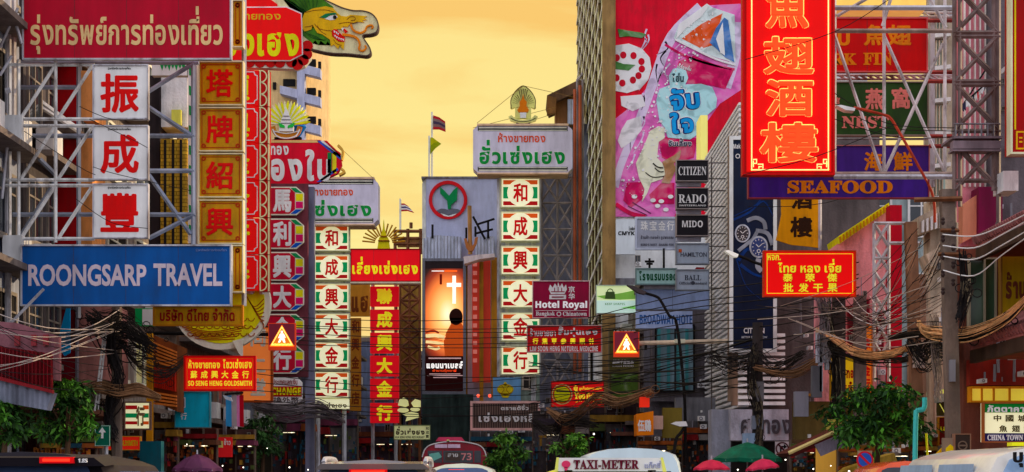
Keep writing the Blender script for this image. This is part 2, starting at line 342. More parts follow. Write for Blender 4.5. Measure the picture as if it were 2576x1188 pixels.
t.part('railing', MB().bars([(1088, 565, 1088, 600), (1173, 573, 1173, 600), (1200, 565, 1244, 551), (1228, 555, 1228, 600), (1196, 570, 1196, 596), (1190, 545, 1220, 602), (1195, 588, 1240, 577)], 111.5, .07), DARK)
t = T('roof_finial', 'brown carved boat shaped finial on a mast at the bank block corner', 'ornament', P(1182, 640, 110))
t.part('mast', MB().bar(1181, 518, 1183, 640, 110, .13, n=8), WOODW)
t.part('bowl', MB().poly([(1167, 600), (1172, 622), (1180, 633), (1190, 630), (1199, 612), (1202, 596), (1195, 598), (1192, 614), (1184, 622), (1177, 610), (1174, 600)], 109.8, .5), mat((150, 96, 60)))
t.part('canopy', MB().poly([(1166, 646), (1200, 641), (1244, 638), (1244, 647), (1206, 652), (1168, 664)], 109.9, 1.4), mat((190, 166, 166)))
# golden glass tower that carries the drink advert
t = T('glass_tower', 'tall gold glass office tower carrying the pink drink advert', 'tower', (8.5, 80, 0))
X0 = P(1546, 0, 80).x
t.part('wall', MB().box(X0, 16, 80, 118, 0, 36), wall((176, 178, 190), .12))
t.part('curtain_glass', MB().box(X0 - .25, X0 - .05, 80.2, 117.5, 9, 36), mat((204, 182, 118), .12, .35, metal=1))
g = MB()
for i in range(11): y = 80.3 + i * 3.6; g.box(X0 - .33, X0 - .2, y, y + .5, 9, 36)
t.part('mullion', g, mat((70, 56, 36), .4, .2))
g = MB()
for i in range(10): y = 81.9 + i * 3.6; g.box(X0 - .31, X0 - .2, y, y + .35, 9, 36)
t.part('pale_mullion', g, mat((226, 206, 150), .4, .2))
g = MB()
for i in range(21): z = 9.4 + i * 1.28; g.box(X0 - .38, X0 - .22, 80.4, 117.3, z, z + .17)
t.part('transom', g, mat((232, 222, 186), .4, .15))
t.part('corner_post', MB().box(X0 - .55, X0 + .02, 79.55, 80.2, 0, 36), mat((120, 96, 62), .5, .3))
for i in range(5): window(t, None, X0 + .8 + i * 1.15, X0 + 1.7 + i * 1.15, 80, 8.2, 9.6, 'y', 1, FRM, GLASS)
t.part('lower_band', MB().pbox(1548, 700, 1790, 735, 79.8, .3), GREY)
t = T('rooftop_shed', 'brown timber shed with a tin roof beside the gold glass tower', 'shed', P(1420, 300, 100))
t.part('wall', MB().pbox(1398, 245, 1440, 312, 100, 3), mat((120, 84, 56), .8, .3))
t.part('roof', MB().poly([(1376, 240), (1458, 200), (1466, 206), (1466, 226), (1384, 262)], 99.4, 4), mat((96, 72, 56), .8, .4))
t.part('eave', MB().poly([(1376, 240), (1400, 246), (1398, 284), (1376, 288)], 99.2, .5), mat((110, 78, 48), .8, .3))
t.part('tin_panel', MB().pbox(1428, 250, 1464, 312, 99.6, .3), CORR)
t.part('base_wall', MB().pbox(1398, 312, 1480, 1188, 101, 4), wall((96, 98, 110)))
# louvred building
t = T('louvred_building', 'corner building clad all over in white horizontal louvres', 'building', (9, 58, 0))
LW = mat((206, 208, 222), .5, .12); XL = 7.35
xr = P(1972, 0, 57.5).x
t.part('wall', MB().box(XL + .3, 12, 58, 68, 0, 13.6), wall((78, 72, 72)))
g = MB()
for i in range(56):
    z = 3.7 + i * .178
    if z < 14: g.hexa([(XL, 57.6, z), (XL + .32, 57.6, z), (XL + .32, 67.8, z), (XL, 67.8, z), (XL, 57.6, z + .085), (XL + .32, 57.6, z + .11), (XL + .32, 67.8, z + .11), (XL, 67.8, z + .085)])
t.part('side_louvres', g, LW)
g = MB()
for i in range(12):
    z = 3.75 + i * .2; g.hexa([(XL - .1, 57.2, z), (xr, 57.2, z), (xr, 57.55, z), (XL - .1, 57.55, z), (XL - .1, 57.25, z + .11), (xr, 57.25, z + .11), (xr, 57.55, z + .13), (XL - .1, 57.55, z + .13)])
t.part('front_louvres', g, LW)
t.part('corner_post', MB().pbox(1833, 342, 1846, 1010, 57.3, .3).pbox(1842, 760, 1856, 1020, 57.2, .3), mat((110, 92, 78), .6, .4))
t.part('sky_glow_panel', MB().pbox(1762, 290, 1780, 410, 69, 1.5), glow((236, 208, 112), .35))  # panel's glow stands in for yellow sky reflected on this wall face
t.part('shop_fascia', MB().pbox(1790, 1030, 1838, 1188, 58.4, 1).pbox(1838, 1030, 1984, 1108, 57.0, .5), wall((150, 152, 164)))
t.part('doorway', MB().pbox(1842, 1112, 1980, 1190, 57.4, .3), DARK)
t.text('ศรีทอง', (1864, 1040, 1990, 1092), mat((60, 58, 64)), .03, d=56.95)
building('grey hotel block with teal curtained windows behind the crossing', 5.2, 12, 70, 79, 9.0, wall((104, 102, 108)), -1, 3, 0, 4)
t = T('curtained_bay', 'tall dark framed window bay with teal curtains beside the orange pillar', 'window bay', P(1690, 980, 69)); t.d = 69
t.part('wall', MB().pbox(1640, 735, 1880, 1010, 69, .9), wall((84, 80, 84)))
t.part('glass', MB().pbox(1652, 820, 1744, 982, 68.9, .2), mat((96, 122, 132), .25, .3))
g = MB()
for i, xx in enumerate((1652, 1676, 1700, 1722)): g.pbox(xx + 2, 822, xx + 10, 980, 68.85, .2)
t.part('curtain', g, mat((62, 118, 122), .7, .3)); t.part('frame', MB().frame(1648, 816, 1748, 986, 4, 68.8, .2).pbox(1652, 860, 1744, 863, 68.8, .2).pbox(1697, 820, 1700, 982, 68.8, .18), DARK)
t = single('pillar', MB().pbox(1799, 770, 1838, 1090, 66, .8), mat((206, 128, 44), .6, .25), 'bright orange pillar standing beside the teal curtained windows', 'pillar')
# pink building with yellow tiled gable, and its neighbours
t = T('pink_house', 'pink house with a yellow tiled sloping roof edge behind the neon restaurant signs', 'house', (11.2, 54, 0)); t.d = 54
PINK = wall((186, 116, 118), .3)
t.part('wall', MB().poly([(2070, 640), (2118, 606), (2238, 524), (2238, 1190), (2070, 1190)], 54, 1.6), PINK)
rf = t.part('roof', MB().poly([(2110, 594), (2236, 510), (2240, 526), (2114, 612)], 53.7, 2), mat((222, 176, 60), .6, .25))
g = MB()
for i in range(15): x = 2112 + i * 8.5; y = 596 - i * 5.7; g.poly([(x, y), (x + 3, y - 2), (x + 5, y + 13), (x + 2, y + 15)], 53.62, .1)
t.part('tile', g, mat((150, 104, 34), .6, .2), rf)
for x, y in ((2132, 770), (2170, 752), (2206, 790)):
    f = t.part('window', MB().frame(x, y, x + 18, y + 110, 2, 53.9, .2), mat((120, 40, 46))); t.part('pane', MB().pbox(x + 2, y + 2, x + 16, y + 108, 53.94, .2), mat((90, 22, 34), .4, .2), f)
single('pillar', MB().pbox(2239, 516, 2269, 1000, 52, .6), mat((146, 18, 40), .6, .15), 'deep red square pillar at the right edge of the pink house', 'pillar')
t = T('steel_truss', 'narrow pale steel truss climbing the pink house wall', 'truss', P(2217, 1000, 51))
t.part('lattice', MB().bars([(2199, 562, 2199, 960), (2236, 562, 2236, 960)] + [(2199, 562 + i * 60, 2236, 622 + i * 60) for i in range(6)] + [(2236, 562 + i * 60, 2199, 622 + i * 60) for i in range(6)] + [(2199, 562, 2318, 562), (2236, 612, 2318, 612), (2199, 650, 2236, 650)], 51, .05), STEEL)
t = building('grey green shophouse with white shutters above the pink roof', 9.6, 16, 66, 78, 12.5, wall((120, 132, 134)), -1, 3, 4, 3, fr=WHITE)
t = T('moulded_house', 'cream stucco house with white balustrades right of the red pillar', 'house', (12.6, 47, 0)); t.d = 48
STU = wall((160, 148, 132), .4)
t.part('wall', MB().pbox(2340, -60, 2420, 1190, 48.5, .8), STU)
t.part('balcony', MB().poly([(2312, 545), (2400, 500), (2400, 560), (2312, 590)], 48, 1.2).poly([(2330, 640), (2400, 600), (2400, 655), (2342, 672)], 47.8, 1), STU)
g = MB()
for i in range(7): g.poly([(2320 + i * 11, 556 - i * 5.5), (2325 + i * 11, 553 - i * 5.5), (2325 + i * 11, 583 - i * 3), (2320 + i * 11, 585 - i * 3)], 47.9, .2)
t.part('baluster', g, WHITE)
for i in range(6):
    y = 20 + i * 82; f = t.part('shutter', MB().pbox(2346, y, 2378, y + 62, 48.4, .2), mat((132, 152, 146), .6, .3))
    g = MB(); [g.pbox(2346 + j * 8, y, 2349 + j * 8, y + 62, 48.33, .2) for j in range(4)]; t.part('slat', g, STU, f)
    t.part('cornice', MB().poly([(2336, y + 66), (2392, y + 60), (2392, y + 70), (2336, y + 76)], 48.2, .5), WHITE)
t.part('column', MB().pbox(2352, 800, 2376, 1190, 48.3, .4).pbox(2290, 690, 2330, 1190, 49, .4), wall((150, 124, 108)))
t = T('rose_house', 'rose pink panelled house with laundry behind the steel lattice tower', 'house', P(2480, 1190, 43)); t.d = 43
t.part('wall', MB().pbox(2418, -80, 2492, 620, 43, .5), mat((186, 112, 122), .7, .35))
t.part('rib', (lambda g: [g.pbox(2426 + i * 13, -80, 2429 + i * 13, 470, 42.9, .2) for i in range(5)] and g)(MB()), mat((222, 176, 170)))
t.part('grey_wall', MB().pbox(2492, -80, 2590, 720, 42.6, .5), wall((86, 80, 84)))
t.part('maroon_box', MB().pbox(2462, 470, 2522, 588, 42.2, .7), mat((92, 24, 50), .6, .25))
t.part('salmon_panel', MB().poly([(2422, 515), (2461, 488), (2461, 590), (2422, 610)], 42.4, .4), mat((190, 118, 96), .7, .25))
t.part('lower_wall', MB().pbox(2418, 620, 2600, 1190, 43.2, .5), wall((96, 76, 66)))
g = T('laundry_line', 'laundry of small red and white clothes hung across the rose pink wall', 'laundry', P(2455, 260, 42)); 
g.part('line', MB().bar(2418, 272, 2478, 178, 42, .02).bar(2420, 265, 2475, 215, 42, .02), WIRE)
for i in range(16):
    x = 2422 + i * 3.6; y = 262 - i * 3.6; w = random.uniform(2.5, 4)
    g.part('garment', MB().poly([(x, y), (x + w, y - 3), (x + w + .4, y + random.uniform(12, 26)), (x - .4, y + random.uniform(12, 24))], 41.95 + i * .01, .04), mat(random.choice(((210, 206, 200), (170, 30, 40), (40, 40, 60), (214, 196, 170)))))
# tiled awnings of the restaurant on the right
def awning(label, xa, ya_low, ya_top, d1, d2, Xe, name='tiled_awning'):
    z0 = P(0, ya_low, d1).z; z1 = P(0, ya_top, d1).z
    t = T(name, label, 'awning', (Xe, d2, z0))
    tl = mat((150, 96, 92), .7, .3); n = 34; g = MB()
    t.part('slope', MB().hexa([(Xe, d2, z0), (Xe + 2.6, d2, z1 + .9), (Xe + 2.6, d1, z1 + .9), (Xe, d1, z0), (Xe, d2, z0 + .12), (Xe + 2.6, d2, z1 + 1.02), (Xe + 2.6, d1, z1 + 1.02), (Xe, d1, z0 + .12)]), tl)
    for i in range(n):
        y = d2 + (d1 - d2) * (i + .5) / n; g.tube([(Xe - .08, y, z0 + .12), (Xe + 2.6, y, z1 + 1.02)], .1, 6)
    t.part('tile_roll', g, mat((128, 84, 84), .6, .3))
    t.part('fascia', MB().box(Xe - .02, Xe + .1, d2, d1, z0 - .28, z0 - .02), mat((58, 44, 36), .7, .3))
    t.part('soffit', MB().box(Xe + .12, Xe + 2.6, d2, d1 - .05, z0 - .2, z0 - .1), mat((96, 44, 34), .7, .2))
awning('upper tiled awning, rose tiles, high over the yellow Thai board', 0, 622, 560, 36.8, 31, 9.62)
awning('lower tiled awning with dark eave above the restaurant signs', 0, 880, 820, 36.6, 30, 9.45)
t = T('restaurant_front', 'restaurant front with a yellow lit window strip under the tiled awnings', 'shopfront', P(2560, 1190, 37.5)); t.d = 37.5
t.part('wall', MB().pbox(2424, 620, 2800, 1192, 37.8, .6), wall((92, 52, 42)))
t.part('green_glass', MB().pbox(2440, 650, 2506, 822, 37.6, .3), mat((52, 74, 56), .15, .4))
t.part('glass_frame', MB().frame(2438, 648, 2508, 824, 4, 37.5, .2).pbox(2476, 652, 2480, 820, 37.5, .2), mat((120, 112, 96)))
t.part('lit_window', MB().pbox(2446, 978, 2700, 1010, 37.5, .3), glow((214, 186, 70), .45))
t.part('lit_frame', MB().frame(2442, 972, 2704, 1012, 4, 37.4, .3).pbox(2470, 976, 2473, 1008, 37.4, .2).pbox(2500, 976, 2503, 1008, 37.4, .2).pbox(2540, 976, 2543, 1008, 37.4, .2), mat((168, 108, 40)))
t.part('red_band', MB().pbox(2440, 905, 2700, 970, 37.4, .3), mat((108, 34, 28), .6, .25))
# balcony and canopy of the nearest shop on the left
t = T('balcony_house', 'pink balcony with a red corrugated parapet above the dark shop on the left', 'balcony', P(60, 1190, 37)); t.d = 37
t.part('wall', MB().pbox(-330, 100, -118, 810, 38.2, .9), wall((128, 132, 146)))
t.part('upper_wall', MB().poly([(-60, 806), (40, 812), (136, 842), (136, 955), (-60, 955)], 37.6, .6), wall((108, 72, 78)))
g = MB()
for x in (36, 78, 108): g.pbox(x, 842, x + 12, 870, 37.5, .3)
t.part('vent', g, mat((110, 44, 48)))
g = MB()
for i in range(40):
    x = -60 + i * 4.8; f = (x + 60) / 192; g.poly([(x, 862 + f * 28), (x + 3.4, 862.6 + f * 28), (x + 3.4, 955 + f * 30), (x, 954.5 + f * 30)], 36.9 - (i % 2) * .05, .1)
t.part('parapet', g, mat((88, 16, 22), .6, .5))
t.part('fascia', MB().poly([(-60, 945), (0, 956), (132, 988), (117, 1032), (-60, 1000)], 36.7, .4), mat((98, 102, 116), .5, .4, kind='corr'))
t.part('rail', MB().poly([(-60, 940), (0, 948), (132, 982), (132, 990), (0, 957), (-60, 949)], 36.6, .15), mat((100, 28, 32)))
t.part('shop_wall', MB().pbox(-200, 990, 112, 1192, 44.2, .4), mat((60, 32, 28), .8, .4))
g = MB(); [g.pbox(x, 1030, x + 12, 1190, 43.9, .3) for x in (38, 90)]; t.part('shop_post', g, mat((84, 58, 44), .7, .4))
g = MB(); [g.pbox(84 + i * 9.5, 1126 + (i % 3) * 2, 84 + i * 9.5 + 4 + (i % 4), 1150, 43, .2) for i in range(15)]; t.part('goods', g, mat((190, 110, 60), .6, .6))
# ------------------------------------------------------------------ signs on the left
BUFF = mat((206, 150, 110)); MAROON = mat((142, 12, 42), .5, .12); OLIVEG = mat((160, 116, 34), .45, .26); CRIM = mat((176, 26, 34))
t = sign('signboard', 'wide dark red signboard with buff Thai lettering at the top left', 'sign', (57, -20, 580, 148), 42, MAROON, STEEL, 4)
t.text('รุ่งทรัพย์การท่องเที่ยว', (76, 16, 560, 136), BUFF, .025)
t = sign('signboard', 'wide blue signboard with grey Latin capitals under the white character boxes', 'sign', (53, 617, 580, 768), 42, mat((16, 66, 120), .45, .16), STEEL, 4)
t.text('ROONGSARP', (71, 665, 368, 720), mat((160, 148, 156)), .028); t.text('TRAVEL', (386, 663, 559, 720), mat((160, 148, 156)), .028)
t.text('รุ่งทรัพย์การท่องเที่ยว', (492, 624, 570, 634), mat((96, 110, 150)))
for i, (ch, y, w) in enumerate((('振', 163, 'topmost, just under the dark red board'), ('成', 316, 'middle one of the three'), ('豐', 463, 'lowest, just above the blue board'))):
    t = sign('character_box', 'white box sign with one crimson character, ' + w, 'sign', (234, y, 371, y + 135), 41.9, mat((186, 184, 204), .45, .12), STEEL, 3, group='white character boxes on the truss')
    t.text(ch, (252, y + 22, 349, y + 121), CRIM, .035); t.text('รุ่งทรัพย์การท่องเที่ยว', (271, y + 5, 329, y + 13), DARK)
t = T('sign_truss', 'white painted steel truss carrying the three white character boxes', 'scaffold', P(22, 1190, 42.2))
L = []
for y in (163, 300, 317, 453, 467, 601): L.append((14, y, 238, y))
for x in (25, 47, 140): L.append((x, 150, x, 610))
for y in (165, 318, 468): L += [(53, y + 132, 136, y + 4), (147, y + 132, 230, y + 4)]
t.part('lattice', MB().bars(L, 42.2, .042), mat((200, 200, 208), .45, .3, kind='rust'))
t.part('rear_lattice', MB().bars([(14, 158, 500, 158), (14, 220, 200, 220), (14, 342, 490, 342), (14, 540, 490, 540), (198, 160, 198, 800), (50, 350, 140, 440), (140, 455, 48, 600), (374, 230, 490, 158), (374, 270, 480, 340), (374, 440, 480, 590), (374, 430, 490, 430), (374, 600, 490, 540), (486, 150, 486, 620)], 43.2, .055), mat((116, 124, 142), .5, .35))
t.part('post', MB().bar(20, -40, 20, 1194, 42.5, .085, n=8).bar(34, -40, 34, 300, 42.8, .07, n=6).bar(14, 230, 26, 226, 42.1, .07), STEEL)
t.part('stay', MB().bars([(-20, 862, 110, 727), (0, 120, 45, 20), (40, 60, 55, 110), (0, 190, 30, 140), (5, 500, 20, 350), (0, 325, 20, 325)], 41.7, .035), STEEL)
# things seen through the truss
t = T('eave', 'sloping tin eave seen behind the left truss', 'awning', P(100, 340, 46))
t.part('roof_sheet', MB().poly([(-10, 170), (20, 192), (196, 322), (190, 334), (-10, 330)], 46, 2), mat((88, 78, 74), .8, .35)); t.part('edge_trim', MB().bar(14, 192, 196, 326, 45.8, .07).bar(40, 230, 196, 330, 45.7, .05), WHITE)
t = sign('signboard', 'tall blank dark red board behind the white truss', 'sign', (114, 165, 200, 640), 47, mat((132, 10, 30), .5, .25), mat((90, 90, 100)), 4)
t = sign('signboard', 'tall maroon board with a blue flag hung before it under the blue sign', 'sign', (112, 776, 192, 985), 47.5, mat((92, 14, 26), .6, .25), mat((80, 76, 84)), 5)
t = single('wall_strip', MB().pbox(204, 178, 234, 300, 47, 1.5).pbox(204, 345, 232, 640, 47, 1.5), mat((206, 122, 80), .8, .3), 'orange plaster pier between the red board and the white boxes', 'pier')
single('pier', MB().pbox(197, 770, 292, 985, 48, 1.5), wall((140, 98, 92)), 'dusty pink plaster pier under the left end of the blue signboard', 'pier')
t = single('flag', MB().poly([(166, 776), (176, 776), (176, 888), (162, 896), (144, 866), (152, 830)], 46.8, .06), mat((40, 128, 196), .7, .2), 'limp sky blue cloth flag hanging under the blue signboard', 'flag')
single('flag', MB().poly([(88, 776), (106, 776), (104, 830), (92, 845), (84, 815)], 46.8, .06), mat((40, 34, 76), .7, .3), 'limp dark violet flag hanging beside the sky blue one', 'flag')
t = T('tiled_stair_tower', 'ochre tiled shaft with dark slots behind the left scaffold', 'shaft', P(435, 1190, 50)); t.d = 50
t.part('wall', MB().pbox(404, 350, 470, 620, 50, 1.5), mat((168, 138, 60), .8, .25, kind='tile'))
g = MB(); [g.pbox(412 + i * 20, 352, 417 + i * 20, 620, 49.9, .3) for i in range(3)]; t.part('slot', g, DARK)
t.part('upper_wall', MB().pbox(400, 188, 472, 320, 50.4, 1.5), wall((186, 190, 200))); t.part('window', MB().pbox(431, 276, 455, 314, 50.2, .3), mat((206, 186, 90)))
t.part('dark_bay', MB().pbox(374, 190, 402, 620, 50.2, 1.5), mat((44, 38, 40), .8, .4))
LEAF = mat((20, 120, 62)); PALEG = mat((206, 216, 190), .5, .15)
t = sign('dragon_strip', 'pale green strip board with painted dark green leaves behind the gold characters', 'sign', (473, 150, 497, 612), 46, PALEG, None)
s = t.lay('leaf', LEAF, 1)
for i in range(9): y = 165 + i * 50; s.poly([(475, y), (494, y + 8), (482, y + 16), (493, y + 30), (476, y + 24)])
s.done(); t.part('cross_board', MB().pbox(382, 160, 471, 190, 46, .25), PALEG)
s = t.lay('leaf', LEAF, 1); [s.poly([(402 + i * 9, 161), (412 + i * 9, 161), (408 + i * 9, 178 - (i % 2) * 5)]) for i in range(7)]; s.done()
# gold column of characters
REDB = mat((190, 30, 30)); FRET = mat((140, 48, 12))
t = T('sign_column', 'column of square ochre gold panels with red brush characters', 'sign', P(555, 740, 44)); t.d = 44
def goldpanel(t, x0, y0, x1, y1, ch):
    p = t.part('panel', MB().pbox(x0, y0, x1, y1, 44, .3), OLIVEG)
    t.part('rim', MB().frame(x0 - 1, y0 - 1, x1 + 1, y1 + 1, 3, 43.94, .3), mat((196, 170, 140)), p)
    g = MB().frame(x0 + 8, y0 + 8, x1 - 8, y1 - 8, 1.6, 43.985, .03)
    for a, b in ((x0 + 13, y0 + 13), (x1 - 13, y0 + 13), (x0 + 13, y1 - 13), (x1 - 13, y1 - 13)): g.ring(a, b, 2.5, 6, 43.98, .03, 10)
    t.part('fret_border', g, FRET, p)
    if ch: t.text(ch, (x0 + 19, y0 + 20, x1 - 25, y1 - 20), REDB, .03, 2, parent=p)
for y, ch in ((154, '塔'), (270, '牌'), (386, '紹'), (503, '興')): goldpanel(t, 499, y, 611, y + 110, ch)
for y in (0, 617): goldpanel(t, 584, y, 611, y + 118, None)
supports(t, [(496, 0, 496, 760), (614, -20, 614, 770)], 44.4, .06)
t = sign('signboard', 'long gold board with dark red Thai words hanging under the blue signboard', 'sign', (386, 769, 609, 818), 43.6, OLIVEG, mat((150, 96, 30)), 4)
t.text('บริษัท ดีไทย จำกัด', (402, 776, 590, 808), mat((120, 16, 20)), .03)
# red gold-shop sign with the dragon head
d = 50; q = lambda L: [(554.5 + a * .33125, b * .33125) for a, b in L]
t = T('dragon_sign', 'great dragon head signboard with a red octagon of gold Thai lettering', 'sign', P(720, 740, d)); t.d = d
t.part('board', MB().poly(q([(380, -60), (700, -60), (775, -10), (850, 25), (930, 60), (1010, 80), (1080, 82), (1145, 102), (1185, 145), (1198, 195), (1185, 240), (1140, 258), (1095, 262), (1080, 276), (1100, 310), (1135, 365), (1138, 405), (1110, 422), (1060, 418), (960, 408), (830, 402), (690, 372), (500, 360), (400, 200)]), d, .3), mat((172, 168, 134), .5, .25))
t.part('board_edge', MB().ribbon(q([(775, -10), (850, 25), (930, 60), (1010, 80), (1080, 82), (1145, 102), (1185, 145), (1198, 195), (1185, 240), (1140, 258), (1095, 262), (1080, 276), (1100, 310), (1135, 365), (1138, 405), (1110, 422), (1060, 418), (960, 408), (830, 402), (690, 372)]), 2.6, d - .03, .36), mat((70, 56, 50)))
t.lay('mane', mat((58, 104, 28), .5, .45), 1).poly(q([(430, -60), (690, -60), (790, 5), (860, 55), (700, 130), (600, 150), (600, 250), (700, 330), (720, 305), (745, 342), (760, 310), (800, 340), (812, 315), (840, 345), (900, 250), (640, 200)])).done()
s = t.lay('mane_strand', mat((24, 64, 24)), 2)
for i in range(8): s.ribbon(q([(470 + i * 38, -20 - i * 2), (560 + i * 24, 40 + i * 2), (640 + i * 8, 100 - i * 3)]), 1.1)
for i in range(5): s.ribbon(q([(640 + i * 20, 240 + i * 8), (700 + i * 20, 290 + i * 4), (760 + i * 10, 300)]), 1.0)
s.done()
t.lay('head', mat((206, 140, 26), .45, .2), 3).poly(q([(612, 165), (640, 95), (700, 65), (800, 48), (858, 62), (888, 100), (918, 122), (958, 126), (990, 112), (1040, 116), (1115, 124), (1085, 138), (1112, 150), (1075, 156), (1092, 170), (1040, 166), (985, 180), (965, 205), (930, 200), (928, 222), (885, 222), (845, 232), (848, 275), (895, 318), (942, 322), (935, 378), (905, 348), (893, 372), (862, 338), (838, 352), (832, 302), (775, 262), (735, 250), (700, 190), (690, 225), (640, 240), (612, 205)])).done()
s = t.lay('head_line', mat((96, 48, 10)), 4)
for L in ([(640, 95), (720, 78), (800, 76), (860, 90)], [(715, 180), (745, 215), (800, 230), (845, 235)], [(900, 180), (960, 170), (1010, 175), (1040, 166)], [(960, 150), (985, 128), (1020, 130), (1020, 152), (990, 155)], [(640, 205), (680, 200), (700, 190)], [(735, 195), (760, 235), (800, 262)], [(860, 300), (880, 330), (920, 345)]): s.ribbon(q(L), 1.1)
s.done()
t.lay('mouth', mat((170, 16, 24)), 4).poly(q([(845, 236), (862, 222), (885, 224), (905, 250), (945, 285), (940, 318), (895, 314), (850, 272)])).poly(q([(930, 210), (968, 238), (945, 252)])).done()
s = t.lay('tooth', WHITE, 5)
for a, b in ((865, 232), (880, 240), (893, 250), (870, 265), (884, 276), (900, 284), (916, 290), (932, 294)): s.poly(q([(a - 7, b), (a + 7, b + 3), (a + 1, b + 20)]))
s.poly(q([(918, 214), (938, 214), (928, 236)])).done()
t.lay('eye_white', WHITE, 4).poly(q([(790, 142), (830, 122), (875, 112), (890, 128), (872, 150), (830, 154)])).done()
t.lay('pupil', DARK, 5).ell(554.5 + 868 * .33125, 131 * .33125, 4.6, 5.2).done()
t.lay('eyebrow', mat((14, 92, 56)), 5).poly(q([(752, 132), (800, 104), (868, 96), (888, 108), (830, 116), (800, 138)])).done()
s = t.lay('whisker', mat((176, 104, 28)), 5)
s.ribbon(q([(925, 262), (1000, 272), (1042, 296), (1058, 335), (1052, 372), (1080, 386), (1106, 362), (1095, 344)]), 6, w2=3.4); s.ribbon(q([(990, 185), (1010, 228), (1060, 250), (1098, 232), (1112, 202), (1145, 190), (1160, 204), (1145, 216)]), 5.5, w2=3); s.done()
s = t.lay('scallop', mat((150, 14, 22)), 2)
for a, b in ((540, 470), (585, 490), (630, 455), (655, 410), (660, 350), (380, 470), (450, 472), (300, 470), (220, 470)): s.ell(554.5 + a * .33125, b * .33125, 14, 14, n=18)
s.done()
t.part('cloud_edge', MB().poly(q([(150, 440), (600, 420), (640, 330), (672, 300), (686, 440), (640, 500), (580, 524), (380, 518), (150, 512)]), d + .02, .3), mat((206, 200, 170)))
t.part('octagon_rim', MB().poly(q([(60, 52), (505, 50), (618, 100), (627, 414), (532, 464), (60, 464)]), d - .08, .2), mat((220, 206, 190)))
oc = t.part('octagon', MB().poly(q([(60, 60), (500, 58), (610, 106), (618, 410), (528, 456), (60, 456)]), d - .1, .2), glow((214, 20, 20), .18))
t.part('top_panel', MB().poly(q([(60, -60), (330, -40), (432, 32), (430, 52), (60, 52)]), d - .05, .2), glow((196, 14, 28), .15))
t.text('ห้างขายทอง', (545, 28, 706, 50), mat((236, 140, 60)), .02, parent=oc, d=d - .1); t.text('ซังเฮง', (562, 60, 752, 142), mat((240, 178, 40)), .045, parent=oc, d=d - .1)
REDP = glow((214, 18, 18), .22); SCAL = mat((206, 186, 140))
for i, ch in enumerate('順興隆金行泰'):
    y = 177 + i * 93; p = t.part('panel', MB().pbox(540, y, 651, y + 88, d, .3), REDP)
    t.part('panel_edge', MB().poly([(540, y + 3), (640, y + 3), (642, y + 10), (648, y + 13), (648, y + 74), (642, y + 77), (640, y + 84), (540, y + 84), (540, y + 82), (638, y + 82), (640, y + 76), (646, y + 72), (646, y + 15), (640, y + 12), (638, y + 5), (540, y + 5)], d - .02, .05), WHITE, p)
    t.text(ch, (552, y + 12, 628, y + 76), GOLD, .04, parent=p)
    sc = t.part('scallop_strip', MB().pbox(653, y, 678, y + 91, d, .3), mat((150, 16, 24)))
    s = t.lay('scallop_rim', SCAL, 1, sc); [s.ring(656, y + 15 + 30 * j, 13, 16, n=14, a0=-90, a1=90) for j in range(3)]; s.pbox(653, y, 656, y + 91); s.pbox(674, y, 678, y + 91); s.done()
supports(t, [(630, 0, 630, 740), (660, 150, 660, 740), (470, 180, 640, 180), (470, 730, 640, 730)], d + .5, .08)
t = T('dragon_roundel', 'round cream plaque of coiled golden dragon scales under the gold Thai board', 'sign', P(555, 882, 50.6)); t.d = 50.6
t.part('plaque', MB().ell(556, 762, 124, 118, 50.6, .3, 48), CREAM); t.part('field', MB().ell(556, 760, 110, 104, 50.58, .2, 44), mat((232, 182, 44)))
s = t.lay('scale', mat((130, 66, 14)), 3)
for i in range(9):
    for j in range(3): s.ring(480 + i * 19 + (j % 2) * 9, 800 + j * 19, 7, 9, n=9, a0=0, a1=180)
for i in range(8): s.ribbon([(620 + i * 5, 745 + i * 9), (640 + i * 3, 772 + i * 6), (664, 752 + i * 11)], 2.2)
for i in range(6): s.ribbon([(450 + i * 8, 815 + i * 7), (530, 835 + i * 4), (620 - i * 6, 818 + i * 7)], 2.4)
s.done()
t.part('corner_flag', MB().poly([(585, 858), (610, 852), (610, 900), (600, 888)], 50.4, .1), CREAM)
# maroon octagon column
d = 62; MAR2 = mat((152, 18, 46))
t = T('sign_column', 'column of maroon octagons with white characters and coloured facets', 'sign', P(722, 1190, d)); t.d = d
t.part('backboard', MB().pbox(676, 462, 774, 948, d + .15, .3), mat((88, 44, 52), .6, .3))
t.part('post', MB().pbox(768, 470, 790, 1190, d + .5, .4), mat((96, 98, 116), .5, .3))
FAC = (mat((6, 116, 66)), mat((196, 172, 32)), mat((170, 10, 86)), mat((30, 70, 150)))
for y0, y1, ch in ((470, 541, '馬'), (550, 626, '利'), (634, 706, '興'), (712, 782, '大'), (790, 862, '金'), (868, 940, '行')):
    h = y1 - y0; p = t.part('panel', MB().poly([(670, y0), (745, y0), (764, y0 + h * .22), (764, y0 + h * .78), (745, y1), (670, y1)], d, .25), CREAM)
    for m, L in zip((MAR2,) + FAC, ([(670, .04), (728, .04), (742, .2), (742, .8), (728, .96), (670, .96)], [(731, .04), (744, .04), (761, .23), (743, .2)], [(744, .25), (762, .25), (762, .5), (744, .5)], [(744, .53), (762, .53), (762, .76), (744, .76)], [(731, .96), (744, .96), (761, .8), (744, .8)])):
        t.lay('facet', m, 1, p).poly([(a, y0 + b * h) for a, b in L]).done()
    t.text(ch, (686, y0 + 7, 733, y1 - 7), mat((226, 222, 206)), .05, 2, parent=p)
t = sign('exchange_sign', 'small money exchange sign with red middle band and white bands below the maroon octagons', 'sign', (682, 950, 758, 1015), 61, WHITE, None, pts=[(682, 950), (748, 950), (759, 962), (759, 1005), (748, 1016), (682, 1016)])
